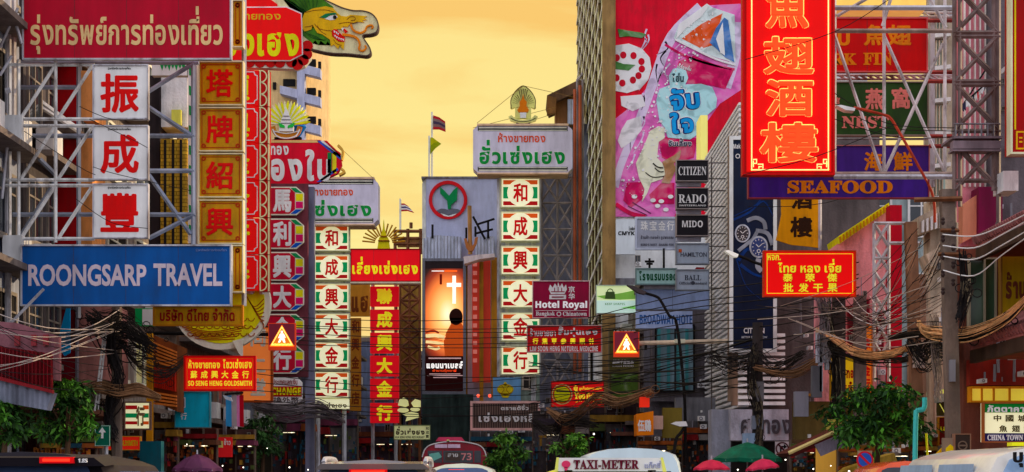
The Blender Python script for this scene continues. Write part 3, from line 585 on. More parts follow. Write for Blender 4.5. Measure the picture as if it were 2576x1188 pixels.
t.lay('band', mat((142, 12, 24)), 1).pbox(682, 972, 759, 998).done(); t.text(B('CHANGE'), (684, 975, 757, 994), mat((226, 190, 40)), .02, 2); t.text('ประเทศแลกเงิน', (686, 954, 748, 968), mat((110, 30, 30)), .02); t.text('換外幣', (688, 999, 752, 1014), mat((60, 50, 50)), .02)
t = sign('gold_shop_sign', 'crimson sign with cream Thai letters and a striped arrow end above the maroon octagons', 'sign', (600, 352, 850, 462), 62.4, mat((170, 20, 48)), None, pts=[(600, 352), (806, 352), (856, 384), (860, 415), (850, 436), (796, 462), (600, 462)])
for k, m in enumerate((mat((52, 72, 150)), WHITE, mat((170, 20, 40)), mat((20, 110, 60)), mat((206, 170, 60)))):
    x = 796 + k * 9; t.lay('stripe', m, 1).poly([(x, 354), (x + 8, 354), (858, 393 - k * 2), (856, 402 - k * 4)] if k < 3 else [(824 + (k - 3) * 12, 384), (834 + (k - 3) * 12, 384), (834 + (k - 3) * 12, 436), (824 + (k - 3) * 12, 436)]).done()
t.lay('stripe', mat((52, 72, 150)), 1).poly([(796, 458), (806, 458), (852, 428), (848, 422)]).done(); t.lay('moulding', mat((196, 150, 100)), 1).pbox(600, 353, 800, 359).done()
t.text('ทองใบ', (640, 376, 832, 456), mat((226, 222, 206)), .045); t.text('ทอง', (680, 367, 726, 390), mat((226, 222, 206)), .035)
t.part('volute', MB().ribbon([(850, 365), (862, 380), (858, 402)], 6, 62.4, .3).ribbon([(852, 440), (866, 432), (858, 424)], 5, 62.4, .3), mat((176, 140, 70)))
t = T('sunburst_emblem', 'white pagoda emblem with yellow sun rays on top of the crimson Thai sign', 'emblem', P(720, 352, 62.6)); t.d = 62.6
g = MB(); h = MB()
for i in range(22):
    a = R(188 + i * 164 / 21 * 1.0); c, s_ = math.cos(a), math.sin(a); f = lambda r, w: (720 + c * r - s_ * w, 315 + s_ * r + c * w)
    (g if i % 2 else h).poly([f(14, -1.2), f(50, -3.6), f(62, 0), f(50, 3.6), f(14, 1.2)], 62.6, .12)
t.part('ray', g, mat((240, 196, 60))); t.part('pale_ray', h, mat((240, 232, 150)))
t.part('pagoda', MB().poly([(720, 270), (725, 282), (738, 318), (738, 330), (702, 330), (702, 318), (715, 282)], 62.5, .2), WHITE)
t.lay('tier', GREY, 10).pbox(709, 300, 731, 302).pbox(706, 309, 734, 311).pbox(712, 291, 728, 293).done()
t.lay('wing', mat((40, 150, 60)), 11).poly([(700, 308), (716, 316), (716, 322), (703, 320)]).poly([(740, 308), (724, 316), (724, 322), (737, 320)]).done()
t.part('scroll', MB().ribbon([(686, 318), (694, 336), (720, 342), (746, 336), (754, 318)], 11, 62.45, .15), mat((150, 96, 40))); t.part('scroll_edge', MB().ribbon([(686, 325), (696, 342), (720, 348), (744, 342), (754, 325)], 3, 62.42, .12).ribbon([(690, 330), (720, 336), (750, 330)], 2, 62.42, .1), WHITE)
t.part('base', MB().pbox(690, 345, 758, 356, 62.6, .2), DARK)
single('satellite_dish', MB().lathe(P(750, 345, 64), [(.05, -.02), (.30, .35), (.1, .65)], 16), mat((30, 92, 150)), 'small blue dish beside the white pagoda emblem', 'dish')
# striped gold-shop columns, left and right, with their grey name signs
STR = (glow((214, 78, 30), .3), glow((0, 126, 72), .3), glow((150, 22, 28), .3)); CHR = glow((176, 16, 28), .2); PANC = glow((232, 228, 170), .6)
def striped(t, x0, x1, y0, y1, d, ch):
    w, h = x1 - x0, y1 - y0; px = lambda a, b: (x0 + a * w, y0 + b * h)
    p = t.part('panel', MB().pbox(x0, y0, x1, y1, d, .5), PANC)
    t.part('rim', MB().frame(x0 - 1, y0 - 1, x1 + 1, y1 + 1, 2.4, d - .05, .5), mat((196, 190, 150)), p)
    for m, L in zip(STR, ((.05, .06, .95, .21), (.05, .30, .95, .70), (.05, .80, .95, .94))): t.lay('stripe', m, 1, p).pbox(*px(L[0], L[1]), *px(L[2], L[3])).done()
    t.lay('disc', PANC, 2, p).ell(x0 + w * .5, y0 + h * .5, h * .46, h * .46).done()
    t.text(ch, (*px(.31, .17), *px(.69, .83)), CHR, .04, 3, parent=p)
GREYS = mat((168, 164, 178), .4, .12)
def nameboard(label, x0, y0, x1, y1, d, tx, big, small):
    c = 12
    t = sign('name_sign', label, 'sign', (x0, y0, x1, y1), d, GREYS, None, th=1.2, pts=[(x0 + c, y0), (x1 - c, y0), (x1, y0 + c), (x1, y1 - c), (x1 - c, y1), (x0 + c, y1), (x0, y1 - c), (x0, y0 + c)])
    t.lay('moulding', mat((228, 220, 170)), 2).pbox(x0 + 14, y0 + 5, x1 - 14, y0 + 8).pbox(x0 + 14, y0 + 12, x1 - 14, y0 + 14).pbox(x0 + 14, y1 - 8, x1 - 14, y1 - 5).pbox(x0 + 14, y1 - 14, x1 - 14, y1 - 12).done()
    t.lay('dark_moulding', DARK, 1).pbox(x0 + 12, y0 + 4, x1 - 12, y0 + 15).pbox(x0 + 12, y1 - 15, x1 - 12, y1 - 4).done()
    t.part('cap', MB().pbox(x0 + 10, y0 - 4, x1 - 10, y0 + 1, d - .1, 1.4).pbox(x0 + 10, y1 - 1, x1 - 10, y1 + 3, d - .1, 1.4), mat((190, 150, 126)))
    t.text('ห้างขายทอง', small, mat((204, 72, 46)), .02, 2); t.text(tx, (big[0] - 1.5, big[1] - 1.5, big[2] + 1.5, big[3] + 1.5), mat((200, 214, 200)), .06, 1); t.text(tx, big, mat((10, 118, 52)), .04, 2)
    return t
t = T('sign_column', 'left column of cream panels with orange, green and red stripes and red characters', 'sign', P(834, 1190, 80)); t.d = 80
for y0, y1, ch in ((567, 631, '和'), (641, 704, '成'), (714, 781, '興'), (789, 854, '大'), (861, 928, '金'), (935, 1001, '行')): striped(t, 790, 878, y0, y1, 80, ch)
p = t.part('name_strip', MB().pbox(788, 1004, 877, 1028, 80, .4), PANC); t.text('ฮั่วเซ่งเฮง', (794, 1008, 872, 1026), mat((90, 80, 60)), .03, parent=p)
supports(t, [(800, 560, 800, 1190), (866, 560, 866, 1190)], 80.5, .1, name='post'); t.part('backboard', MB().pbox(788, 562, 880, 1000, 80.8, .15), mat((120, 118, 122), .6, .3))
nameboard('grey Thai name sign in green on the left, partly behind the octagon column', 690, 449, 951, 564, 79.6, 'ฮั่วเซ่งเฮง', (712, 490, 934, 544), (780, 470, 888, 492))
t = T('sign_column', 'right column of cream panels with orange, green and red stripes and red characters', 'sign', P(1309, 1190, 86)); t.d = 86
for y0, y1, ch in ((449, 521, '和'), (533, 606, '成'), (619, 690, '興'), (703, 773, '大'), (787, 857, '金'), (871, 942, '行')): striped(t, 1261, 1357, y0, y1, 86, ch)
supports(t, [(1276, 440, 1276, 1190), (1342, 440, 1342, 1190), (1256, 445, 1256, 950)], 86.6, .11, name='post'); t.part('backboard', MB().pbox(1258, 447, 1360, 945, 86.9, .15), mat((130, 132, 146), .6, .3))
nameboard('grey Thai name sign in green on the right, against the sky below a gold emblem', 1190, 315, 1440, 435, 85.5, 'ฮั่วเซ่งเฮง', (1206, 352, 1421, 413), (1253, 334, 1372, 358))
t = T('sign_scaffold', 'dark steel scaffold behind the right striped gold shop column', 'scaffold', P(1400, 1190, 88))
L = [(1362, 440, 1362, 950), (1440, 430, 1440, 950), (1466, 200, 1466, 960), (1452, 200, 1452, 960)]
for i in range(8): y = 445 + i * 66; L += [(1362, y, 1440, y), (1362, y, 1402, y + 62), (1402, y, 1362, y + 62), (1402, y, 1440, y + 62), (1440, y, 1402, y + 62), (1402, y, 1402, y + 66), (1440, y, 1466, y)]
for i in range(24): y = 205 + i * 31; L.append((1452, y, 1466, y + 31 if i % 2 else y - 20))
t.part('lattice', MB().bars(L, 88, .06), mat((120, 114, 116), .5, .35)); t.part('backing', MB().pbox(1358, 440, 1446, 1186, 90, .6), wall((96, 98, 112)))
t.part('brace', MB().bars([(1446, 225, 1446, 940), (1459, 215, 1459, 940)], 87.8, .08), mat((150, 84, 62), .7, .4))
def seal(label, cx, top, sc, d):
    q = lambda L: [(cx + a * sc, top + b * sc) for a, b in L]
    t = T('fan_emblem', label, 'emblem', P(cx, top + 100 * sc, d)); t.d = d
    t.part('fan', MB().poly(q([(0, 0), (14, 8), (25, 20), (33, 38), (35, 60), (31, 63), (20, 58), (-20, 58), (-31, 63), (-35, 60), (-33, 38), (-25, 20), (-14, 8)]), d, .2), mat((206, 182, 110)))
    g = MB()
    for i in range(15):
        a = R(192 + i * 156 / 14); r = 44 if 4 < i < 10 else 33; g.poly(q([(math.cos(a) * 14 - math.sin(a) * .5, 52 + math.sin(a) * 14), (math.cos(a) * 30 - math.sin(a) * 1.2, 52 + math.sin(a) * r), (math.cos(a) * 30 + math.sin(a) * 1.2, 52 + math.sin(a) * r), (math.cos(a) * 14 + math.sin(a) * .5, 52 + math.sin(a) * 14)]), d - .02, .1)
    g.ribbon(q([(-32, 62), (-34, 40), (-25, 20), (-12, 6), (0, 0), (12, 6), (25, 20), (34, 40), (32, 62)]), 1.8 * sc, d - .02, .2); t.part('fan_rib', g, mat((58, 40, 24)))
    t.part('pagoda', MB().poly(q([(0, 22), (3, 36), (10, 44), (9, 55), (16, 66), (13, 72), (-13, 72), (-16, 66), (-9, 55), (-10, 44), (-3, 36)]), d - .06, .2), mat((190, 100, 30)))
    t.part('elephants', MB().poly(q([(-22, 58), (-14, 60), (-12, 74), (12, 74), (14, 60), (22, 58), (22, 90), (-22, 90)]), d - .03, .15), mat((196, 176, 110)))
    t.part('drum', MB().poly(q([(-9, 73), (9, 73), (8, 88), (-8, 88)]), d - .08, .15), WHITE)
    t.part('scroll', MB().poly(q([(-40, 84), (-32, 80), (-22, 90), (0, 94), (22, 90), (32, 80), (40, 84), (34, 96), (20, 100), (0, 103), (-20, 100), (-34, 96)]), d - .1, .2), mat((206, 190, 120)))
    t.part('scroll_line', MB().ribbon(q([(-34, 88), (-20, 95), (0, 98), (20, 95), (34, 88)]), 1.6 * sc, d - .12, .1), DARK)
    t.part('stand', MB().bars([(cx - 16 * sc, top + 98 * sc, cx - 16 * sc, top + 112 * sc), (cx + 16 * sc, top + 98 * sc, cx + 16 * sc, top + 112 * sc)], d, .06), DARK)
seal('gold fan emblem with an orange pagoda on top of the right grey name sign', 1316, 216, .92, 85.6)
# signs further down the left
YEL = glow((240, 212, 40), .4); RED2 = mat((186, 14, 34), .45, .1)
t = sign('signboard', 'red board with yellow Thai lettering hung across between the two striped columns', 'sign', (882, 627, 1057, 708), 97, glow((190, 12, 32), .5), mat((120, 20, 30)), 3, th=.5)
t.text('เลี่ยงเซ่งเฮง', (886, 646, 1051, 690), YEL, .045); t.part('ledge', MB().pbox(880, 709, 1058, 713, 96.6, .8), mat((196, 170, 150)))
t = T('sign_column', 'column of red panels with yellow characters hanging below the red Thai board', 'sign', P(966, 1190, 98)); t.d = 98
for y0, y1, ch in ((721, 770, '聯'), (779, 829, '成'), (837, 888, '興'), (895, 946, '大'), (953, 1004, '金'), (1014, 1064, '行')):
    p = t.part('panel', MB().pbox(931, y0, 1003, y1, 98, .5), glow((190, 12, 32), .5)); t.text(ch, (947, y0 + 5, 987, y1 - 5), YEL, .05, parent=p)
supports(t, [(938, 715, 938, 1190), (996, 715, 996, 1190)], 98.6, .1, name='post')
t = T('pagoda_emblem', 'gold pagoda with thin sun rays standing on the red Thai board', 'emblem', P(965, 627, 97.2))
g = MB(); [g.bar(965 + 22 * math.cos(R(a)), 612 + 20 * math.sin(R(a)), 965 + 54 * math.cos(R(a)), 612 + 50 * math.sin(R(a)), 97.2, .045) for a in range(186, 356, 12) if not 258 < a < 282]
t.part('ray', g, mat((150, 110, 40))); t.part('pagoda', MB().poly([(965, 552), (967, 575), (972, 592), (977, 600), (981, 627), (949, 627), (953, 600), (958, 592), (963, 575)], 97.1, .3), mat((214, 168, 50)))
t.part('tier', MB().pbox(951, 604, 979, 607, 97, .4).pbox(957, 593, 973, 596, 97, .4), mat((120, 76, 24)))
t = sign('signboard', 'dull gold board with brown Thai letters behind the column of red panels', 'sign', (880, 716, 930, 796), 101, mat((150, 112, 48)), None); t.text('แฮ', (884, 744, 926, 786), mat((90, 50, 24)), .05)
t = sign('signboard', 'narrow dull gold vertical board with faint brown characters right of the left striped column', 'sign', (880, 800, 908, 1034), 100.8, mat((142, 104, 44)), None)
for i, c_ in enumerate('和興金行店'): t.text(c_, (884, 806 + i * 45, 904, 838 + i * 45), mat((96, 46, 24)), .04)
t = T('lattice_mast', 'brown steel lattice mast left of the tall lit screen', 'mast', P(1030, 1190, 103)); L = [(1006, 712, 1006, 1190), (1056, 712, 1056, 1190), (1030, 712, 1030, 1190)]
for i in range(8): y = 716 + i * 40; L += [(1006, y, 1056, y + 40), (1056, y, 1006, y + 40), (1006, y, 1056, y)]
t.part('lattice', MB().bars(L, 103, .08), RUST); t.part('backing', MB().pbox(1004, 712, 1058, 1000, 105, .4), mat((120, 92, 48), .8, .4))
t = T('roof_billboard', 'brown empty rooftop hoarding rails beside the bank block', 'hoarding', P(1025, 626, 106))
t.part('rail', MB().bars([(990, 582, 1062, 582), (990, 600, 1062, 600), (990, 614, 1062, 614), (994, 580, 994, 640), (1026, 576, 1026, 640), (1058, 576, 1058, 640), (1034, 575, 1034, 560)], 106, .1), RUST)
t.part('board', MB().pbox(1000, 603, 1060, 622, 106.3, .2), mat((150, 120, 80)))
def flag(label, x, y0, y1, pts, cols, d):
    t = T('flag', label, 'flag', P(x, y1, d)); t.part('pole', MB().bar(x, y0, x, y1, d, .07, n=6), mat((190, 180, 170)))
    n = len(cols); (ax, ay), (bx, by), (cx, cy), (ex, ey) = pts
    for k, c_ in enumerate(cols):
        a, b = k / n, (k + 1) / n
        L = lambda f: [(ax + (ex - ax) * f, ay + (ey - ay) * f), ((ax + ex + bx + cx) / 4 + ((ex + cx) / 2 - (ax + bx) / 2) * (f - .5), (ay + by) / 2 + ((ey + cy) / 2 - (ay + by) / 2) * f - 3), (bx + (cx - bx) * f, by + (cy - by) * f)]
        t.part('cloth_stripe', MB().poly(L(a) + L(b)[::-1], d, .06), c_)
fr_, fw_, fb_ = mat((150, 40, 44), .7), mat((190, 180, 180), .7), mat((50, 44, 92), .7)
flag('tattered red and dark striped flag on the taller roof pole', 1087, 282, 446, ((1089, 290), (1120, 306), (1121, 332), (1089, 326)), (fr_, mat((110, 90, 90), .7), mat((60, 50, 70), .7), mat((110, 84, 84), .7), fr_), 118)
flag('small yellow green flag on the shorter roof pole', 1080, 342, 446, ((1081, 346), (1096, 352), (1110, 362), (1081, 390)), (mat((150, 150, 40), .7), mat((120, 130, 30), .7)), 117)
flag('red white and blue striped flag left of the bank block', 1007, 500, 590, ((1008, 512), (1026, 518), (1042, 536), (1008, 532)), (fr_, fw_, fb_, fw_, fr_), 120)
t = T('neon_goldfish', 'pale cream neon shape of two bowls and a leaf above the small pale Thai sign', 'sign', P(1028, 1062, 92)); t.d = 92
PN = glow((226, 222, 140), .35); t.part('bowl', MB().poly([(1001, 1020), (1004, 1006), (1016, 1000), (1026, 1008), (1028, 1020), (1020, 1024)], 92, .2).poly([(1034, 1014), (1044, 1004), (1058, 1008), (1058, 1024), (1040, 1024)], 92, .2).ell(1014, 1032, 14, 6, 91.9, .2).ell(1044, 1030, 12, 5, 91.9, .2), PN)
t.part('leaf', MB().poly([(1012, 1042), (1034, 1036), (1052, 1040), (1054, 1050), (1020, 1060), (1024, 1048)], 91.9, .2), PN)
t = sign('signboard', 'small pale yellow board with black Thai letters above the red bus', 'sign', (991, 1070, 1082, 1106), 90, glow((206, 210, 140), .2), mat((90, 100, 70)), 2); t.text('ฮั่วเซ่งฮง', (996, 1073, 1068, 1094), mat((50, 30, 24)), .05); t.text(B('HUA SENG HONG RESTAURANT'), (994, 1097, 1068, 1103), DARK); t.text('和', (1071, 1074, 1079, 1082), DARK, .02); t.text('成', (1071, 1084, 1079, 1092), DARK, .02); t.text('豐', (1071, 1094, 1079, 1102), DARK, .02)
# tall lit screen
t = T('lit_screen', 'tall lit film screen glowing orange with a white cross', 'screen', P(1117, 1190, 111)); t.d = 111
m = glow((255, 150, 60), 1.0).copy(); n = m.node_tree.nodes; l = m.node_tree.links; b = n['Principled BSDF']
tcx = n.new('ShaderNodeTexCoord'); mpx = n.new('ShaderNodeMapping'); ctr = P(1126, 790, 111) - P(1117, 1190, 111); mpx.inputs['Location'].default_value = (-ctr.x / 2.0, 0, -ctr.z / 3.4); mpx.inputs['Scale'].default_value = (1 / 2.0, 0, 1 / 3.4)
gr = n.new('ShaderNodeTexGradient'); gr.gradient_type = 'SPHERICAL'; l.new(tcx.outputs['Object'], mpx.inputs[0]); l.new(mpx.outputs[0], gr.inputs[0])
cr = n.new('ShaderNodeValToRGB'); e = cr.color_ramp.elements; e[0].color = (.018, .004, .003, 1); e[1].color = (1, .86, .55, 1); x = e.new(.18); x.color = (.30, .03, .008, 1); x = e.new(.42); x.color = (.95, .22, .04, 1); x = e.new(.72); x.color = (1, .55, .16, 1)
l.new(gr.outputs[1], cr.inputs[0]); l.new(cr.outputs[0], b.inputs['Emission Color']); b.inputs['Base Color'].default_value = (.02, .02, .02, 1)
[l.remove(k) for k in list(b.inputs['Base Color'].links)]; b.inputs['Emission Strength'].default_value = 1.3
sc_ = t.part('picture', MB().pbox(1070, 656, 1166, 984, 111, .3), m); t.part('housing', MB().frame(1062, 650, 1172, 992, 7, 110.95, .6), mat((96, 98, 108)))
t.lay('top_shade', mat((38, 30, 32)), 1, sc_).pbox(1070, 656, 1166, 676).done()
t.lay('cross', glow((255, 236, 210), 1.1), 2, sc_).pbox(1138, 694, 1147, 764).pbox(1124, 712, 1160, 722).done()
t.lay('caption', glow((255, 90, 30), .9), 2, sc_).pbox(1118, 680, 1150, 684).done(); t.lay('caption_line', glow((255, 235, 220), .9), 2, sc_).pbox(1086, 681, 1117, 683).done()
t.lay('bottle', mat((120, 30, 10)), 2, sc_).pbox(1106, 690, 1112, 716).done()
t.lay('silhouette', mat((36, 12, 8)), 3, sc_).ell(1147, 797, 17, 21).poly([(1132, 800), (1162, 800), (1164, 812), (1134, 814)]).done()
t.lay('shoulders', glow((170, 70, 24), .5), 2, sc_).poly([(1116, 858), (1122, 838), (1136, 812), (1160, 812), (1166, 822), (1166, 905), (1120, 905)]).done()
t.lay('table', glow((255, 210, 140), .7), 2, sc_).ribbon([(1071, 846), (1096, 844), (1120, 850)], 9).ribbon([(1071, 860), (1094, 862), (1116, 866)], 7).ribbon([(1076, 872), (1096, 878), (1106, 874)], 7).done(); t.lay('table_edge', glow((150, 40, 20), .5), 3, sc_).ribbon([(1071, 836), (1090, 832), (1104, 838)], 5).ribbon([(1071, 853), (1096, 854), (1114, 858)], 1.5).done()
t.lay('lower_shade', mat((44, 6, 6)), 4, sc_).pbox(1070, 896, 1166, 984).done()
t.text('แอนนาเบลล์', (1073, 909, 1164, 927), glow((250, 245, 240), .9), .05, 5, parent=sc_); t.text('ตำนานตุ๊กตาผี', (1088, 929, 1148, 937), glow((240, 70, 30), .8), .03, 5, parent=sc_)
t.lay('credit_line', glow((190, 150, 150), .5), 5, sc_).pbox(1080, 940, 1158, 942).pbox(1074, 944, 1164, 946).pbox(1090, 949, 1150, 951).pbox(1078, 900, 1160, 903).done()
t.part('side_screen', MB().pbox(1188, 652, 1234, 962, 112, .3), glow((156, 52, 40), .3)); t.part('side_post', MB().pbox(1206, 650, 1216, 1190, 111.6, .3).pbox(1236, 648, 1254, 1000, 111.8, .4).pbox(1172, 650, 1176, 1000, 111.4, .3), mat((140, 96, 40), .6, .3))
s = MB(); [s.pbox(1190, 660 + i * 22, 1200, 670 + i * 22, 111.9, .15) for i in range(12)]; t.part('side_caption', s, glow((220, 120, 110), .35))
t.part('dark_base', MB().pbox(1062, 992, 1190, 1186, 110.8, 1), mat((42, 54, 52), .7, .5))
# ------------------------------------------------------------------ signs on the right
t = sign('advert_banner', 'huge pink drink advert with lotus slices and blue Thai lettering on the gold glass tower', 'advert', (1548, -160, 1868, 545), 79.9, mat((182, 28, 50), .5, .2), None, th=.06); t.d = 79.9
q = lambda L: [(1502.6 + a * .4668, b * .4668) for a, b in L]
m = mat((184, 92, 146), .5, .2, kind='print')                                # printed splash: lilac and magenta froth
PALE = mat((170, 158, 200), .5, .2, kind='print')
t.lay('splash', m, 1).poly(q([(580, 30), (782, 20), (782, 480), (660, 560), (560, 700), (555, 870), (415, 1168), (98, 1168), (98, 640), (200, 560), (290, 440), (360, 240), (440, 120)])).done()
s = t.lay('froth', PALE, 2); [s.ribbon(q([(x0, y0), (x0 + random.uniform(-30, 20), y0 + 40), (x0 + random.uniform(-70, 10), y0 + random.uniform(70, 120))]), 5, w2=1) for x0, y0 in [(random.uniform(180, 480), random.uniform(120, 900)) for _ in range(26)]]; s.ribbon(q([(560, 40), (400, 200), (310, 420), (230, 640), (130, 880), (98, 1010)]), 30, w2=16); s.ribbon(q([(760, 120), (745, 300), (690, 470)]), 16, w2=30); s.done()
t.lay('lotus_slice', mat((222, 208, 190), .5, .1, kind='print'), 3).poly(q([(98, 245), (170, 235), (240, 262), (282, 310), (292, 370), (275, 430), (230, 480), (160, 502), (98, 490)])).done()
s = t.lay('lotus_hole', mat((158, 30, 44)), 4)
for a, b in ((140, 297), (195, 300), (238, 332), (240, 372), (222, 408), (192, 432), (135, 448), (105, 312), (104, 420)): s.ell(1502.6 + a * .4668, b * .4668, 8, 9, n=14)
s.done()
t.lay('leaf', mat((62, 104, 54), .5, .3, kind='print'), 5).poly(q([(110, 155), (160, 165), (230, 175), (265, 185), (240, 205), (170, 195), (120, 200)])).poly(q([(98, 330), (140, 345), (205, 350), (170, 380), (98, 372)])).done()
t.lay('melon_slice', mat((188, 176, 178), .5, .3, kind='print'), 3).poly(q([(130, 700), (160, 650), (235, 625), (240, 700), (190, 760), (130, 800), (110, 760)])).poly(q([(125, 520), (240, 510), (260, 570), (190, 600), (130, 570)])).done()
t.lay('can_lid', mat((168, 186, 210), .4, .2, kind='print'), 4).poly(q([(412, 205), (440, 130), (590, 20), (620, 40), (740, 80), (745, 340), (640, 310), (540, 270), (430, 225)])).done()
t.lay('can_drink', mat((176, 74, 44), .4, .35, kind='print'), 5).poly(q([(456, 208), (560, 130), (675, 72), (650, 160), (635, 240), (560, 262)])).done()
t.lay('can_tab', mat((64, 100, 150), .4, .3, kind='print'), 6).poly(q([(605, 230), (640, 150), (685, 95), (705, 110), (738, 335), (690, 310), (640, 260)])).done()
t.lay('can_highlight', mat((206, 214, 226), .3, .1), 7).poly(q([(640, 210), (676, 120), (688, 300), (664, 285)])).poly(q([(440, 130), (590, 22), (600, 34), (560, 90), (480, 150), (425, 210)])).ribbon(q([(420, 212), (520, 262), (640, 318), (745, 350)]), 5).done()
t.lay('can_body', mat((160, 16, 76), .45, .25, kind='print'), 3).poly(q([(440, 330), (520, 300), (640, 350), (735, 380), (690, 480), (600, 458), (480, 450), (420, 390)])).ribbon(q([(365, 240), (470, 300), (600, 345), (740, 375)]), 6).poly(q([(330, 750), (380, 735), (540, 745), (520, 850), (420, 880), (350, 850)])).poly(q([(160, 985), (240, 980), (260, 1060), (180, 1120), (140, 1080)])).poly(q([(280, 1050), (340, 990), (415, 985), (415, 1100), (300, 1100)])).done()
t.lay('cloud', mat((142, 176, 214), .5, .2, kind='print'), 5).poly(q([(318, 540), (335, 480), (392, 458), (384, 410), (408, 372), (440, 364), (478, 380), (490, 420), (474, 456), (560, 452), (620, 470), (645, 530), (640, 580), (570, 640), (548, 720), (500, 752), (380, 742), (365, 690), (335, 650)])).done()
t.text('โฮ่น', q([(404, 392), (466, 442)])[0] + q([(404, 392), (466, 442)])[1], mat((36, 54, 60)), .03, 7)
for bold, mm, lv in ((.13, WHITE, 7), (.085, mat((16, 46, 96)), 8), (.035, mat((34, 124, 190), .4, .2), 9)):
    k = (.13 - bold) * 40
    t.text('จับ', (1502.6 + 386 * .4668 + k * .6, 464 * .4668 + k, 1502.6 + 556 * .4668 - k * .6, 600 * .4668 - k), mm, bold, lv, rot=-6); t.text('ใจ', (1502.6 + 388 * .4668 + k * .6, 596 * .4668 + k, 1502.6 + 524 * .4668 - k * .6, 728 * .4668 - k), mm, bold, lv, rot=-4)
t.text('จับเลี้ยง', q([(382, 742), (0, 0)])[0] + q([(510, 790), (0, 0)])[0], WHITE, .09, 7); t.text('จับเลี้ยง', q([(384, 745), (0, 0)])[0] + q([(508, 788), (0, 0)])[0], mat((40, 36, 60)), .03, 8)
t.text('เครื่องดื่ม', q([(432, 348), (0, 0)])[0] + q([(508, 374), (0, 0)])[0], WHITE, .03, 6, rot=14)
t.lay('gourd', mat((186, 184, 158), .5, .35, kind='print'), 4).poly(q([(208, 880), (250, 790), (285, 705), (330, 680), (362, 690), (362, 745), (330, 765), (322, 850), (350, 880), (370, 930), (350, 965), (290, 985), (270, 1040), (240, 1090), (255, 1020), (225, 960)])).done()
t.lay('stem', mat((134, 100, 70), .5, .35, kind='print'), 5).poly(q([(350, 872), (410, 840), (452, 808), (445, 850), (412, 880), (425, 910), (390, 990), (345, 985), (365, 940), (360, 900)])).done()
t.lay('seed', DARK, 6).ribbon(q([(300, 880), (325, 900), (355, 905)]), 3).ribbon(q([(310, 905), (335, 925), (358, 925)]), 2.4).ribbon(q([(260, 930), (300, 955), (360, 950)]), 2.2).done()
s = t.lay('droplet', mat((214, 200, 218), .2, .1), 6)
for i in range(230):
    a = random.uniform(.0, 1); x = 560 - a * 400 + random.uniform(-70, 90); y = 60 + a * 1000; s.ell(*q([(x, y)])[0], *(random.choice((.7, .9, 1.2, 2.2, 3.2)) * random.uniform(.7, 1.1),) * 2, n=8)
for a, b in ((200, 1060), (300, 1080), (345, 1085), (395, 1060), (325, 1110), (370, 1130)): s.ell(*q([(a, b)])[0], 7, 5, n=12)
s.done()
t.lay('berry', mat((170, 20, 70), .4, .3), 5).ribbon(q([(100, 1100), (180, 1150), (260, 1168)]), 10).done()
t.lay('small_print', mat((90, 40, 80)), 6).ribbon(q([(190, 1090), (290, 1150)]), 1.5).ribbon(q([(165, 1110), (270, 1160)]), 1.2).done()
d = 60
for y, tx, f, w in ((403, 'CITIZEN', SB, 'top of the stack'), (473, 'RADO', SB, 'second from top, heavy letters'), (541, 'MIDO', B, 'third from top, thin letters')):
    t = sign('brand_box', 'black box sign, white watch name, ' + w, 'sign', (1702, y, 1782, y + 52), d, mat((24, 23, 27), .4, .2), mat((120, 112, 110)), 2, th=.5, group='watch name boxes')
    t.text(f(tx), (1707, y + 16, 1777, y + 38) if tx != 'MIDO' else (1716, y + 14, 1768, y + 31), mat((214, 214, 214)), .0); t.part('tube_light', MB().pbox(1702, y + 53, 1764, y + 66, d + .3, .2), mat((150, 152, 164)))
    if tx == 'RADO': t.text(B('SWITZERLAND'), (1708, y + 42, 1776, y + 46), WHITE)
for y, tx, w in ((613, 'HAMILTON', 'upper, with one thin word'), (679, 'BALL', 'lower, with an emblem under the word')):
    t = sign('brand_box', 'grey box sign with a dark watch name, ' + w, 'sign', (1702, y, 1783, y + 50), d, mat((126, 136, 148), .4, .12), mat((104, 110, 118)), 3, th=.5, group='watch name boxes')
    if tx == 'BALL': t.text(SB(tx), (1722, y + 13, 1764, y + 26), mat((40, 44, 54))); t.text(SB('Official Standard'), (1709, y + 30, 1778, y + 37), mat((60, 64, 74))); t.lay('crest', mat((60, 64, 74)), 1).ell(1743, y + 33, 5, 5).done()
    else: t.text(tx, (1712, y + 22, 1778, y + 33), mat((60, 64, 74)), .02); t.lay('orange_square', mat((150, 70, 40)), 1).pbox(1707, y + 14, 1715, y + 22).done()
t = T('sign_bracket', 'dark pipe bracket holding the watch name boxes', 'bracket', P(1790, 1100, 60.4)); t.part('pipe', MB().bars([(1790, 395, 1790, 1190)] + [(1780, y, 1826, y) for y in (410, 450, 480, 520, 548, 588, 620, 656, 686, 725)], 60.4, .022), mat((84, 78, 76), .6, .3))
t = sign('watch_advert', 'tall navy watch advert in a pale frame on the louvred building', 'advert', (1840, 347, 1950, 882), 56.6, mat((18, 26, 46), .35, .25), mat((176, 184, 204)), 9, th=.2)
q = lambda L: [(1788.8 + a * .4896, 313 + b * .4896) for a, b in L]
s = t.lay('swoosh', mat((16, 46, 98), .35, .5), 1); s.ribbon(q([(115, 490), (200, 450), (270, 395), (318, 470)]), 6, w2=2); s.ribbon(q([(120, 470), (220, 420), (260, 380)]), 2); s.ribbon(q([(150, 720), (220, 770), (300, 790)]), 9, w2=3); s.ribbon(q([(130, 690), (180, 830), (260, 900)]), 3, w2=1); s.ribbon(q([(140, 700), (190, 640), (250, 690), (300, 640)]), 10, w2=4); s.done()
SIL = mat((150, 156, 166), .25, .4, metal=0)
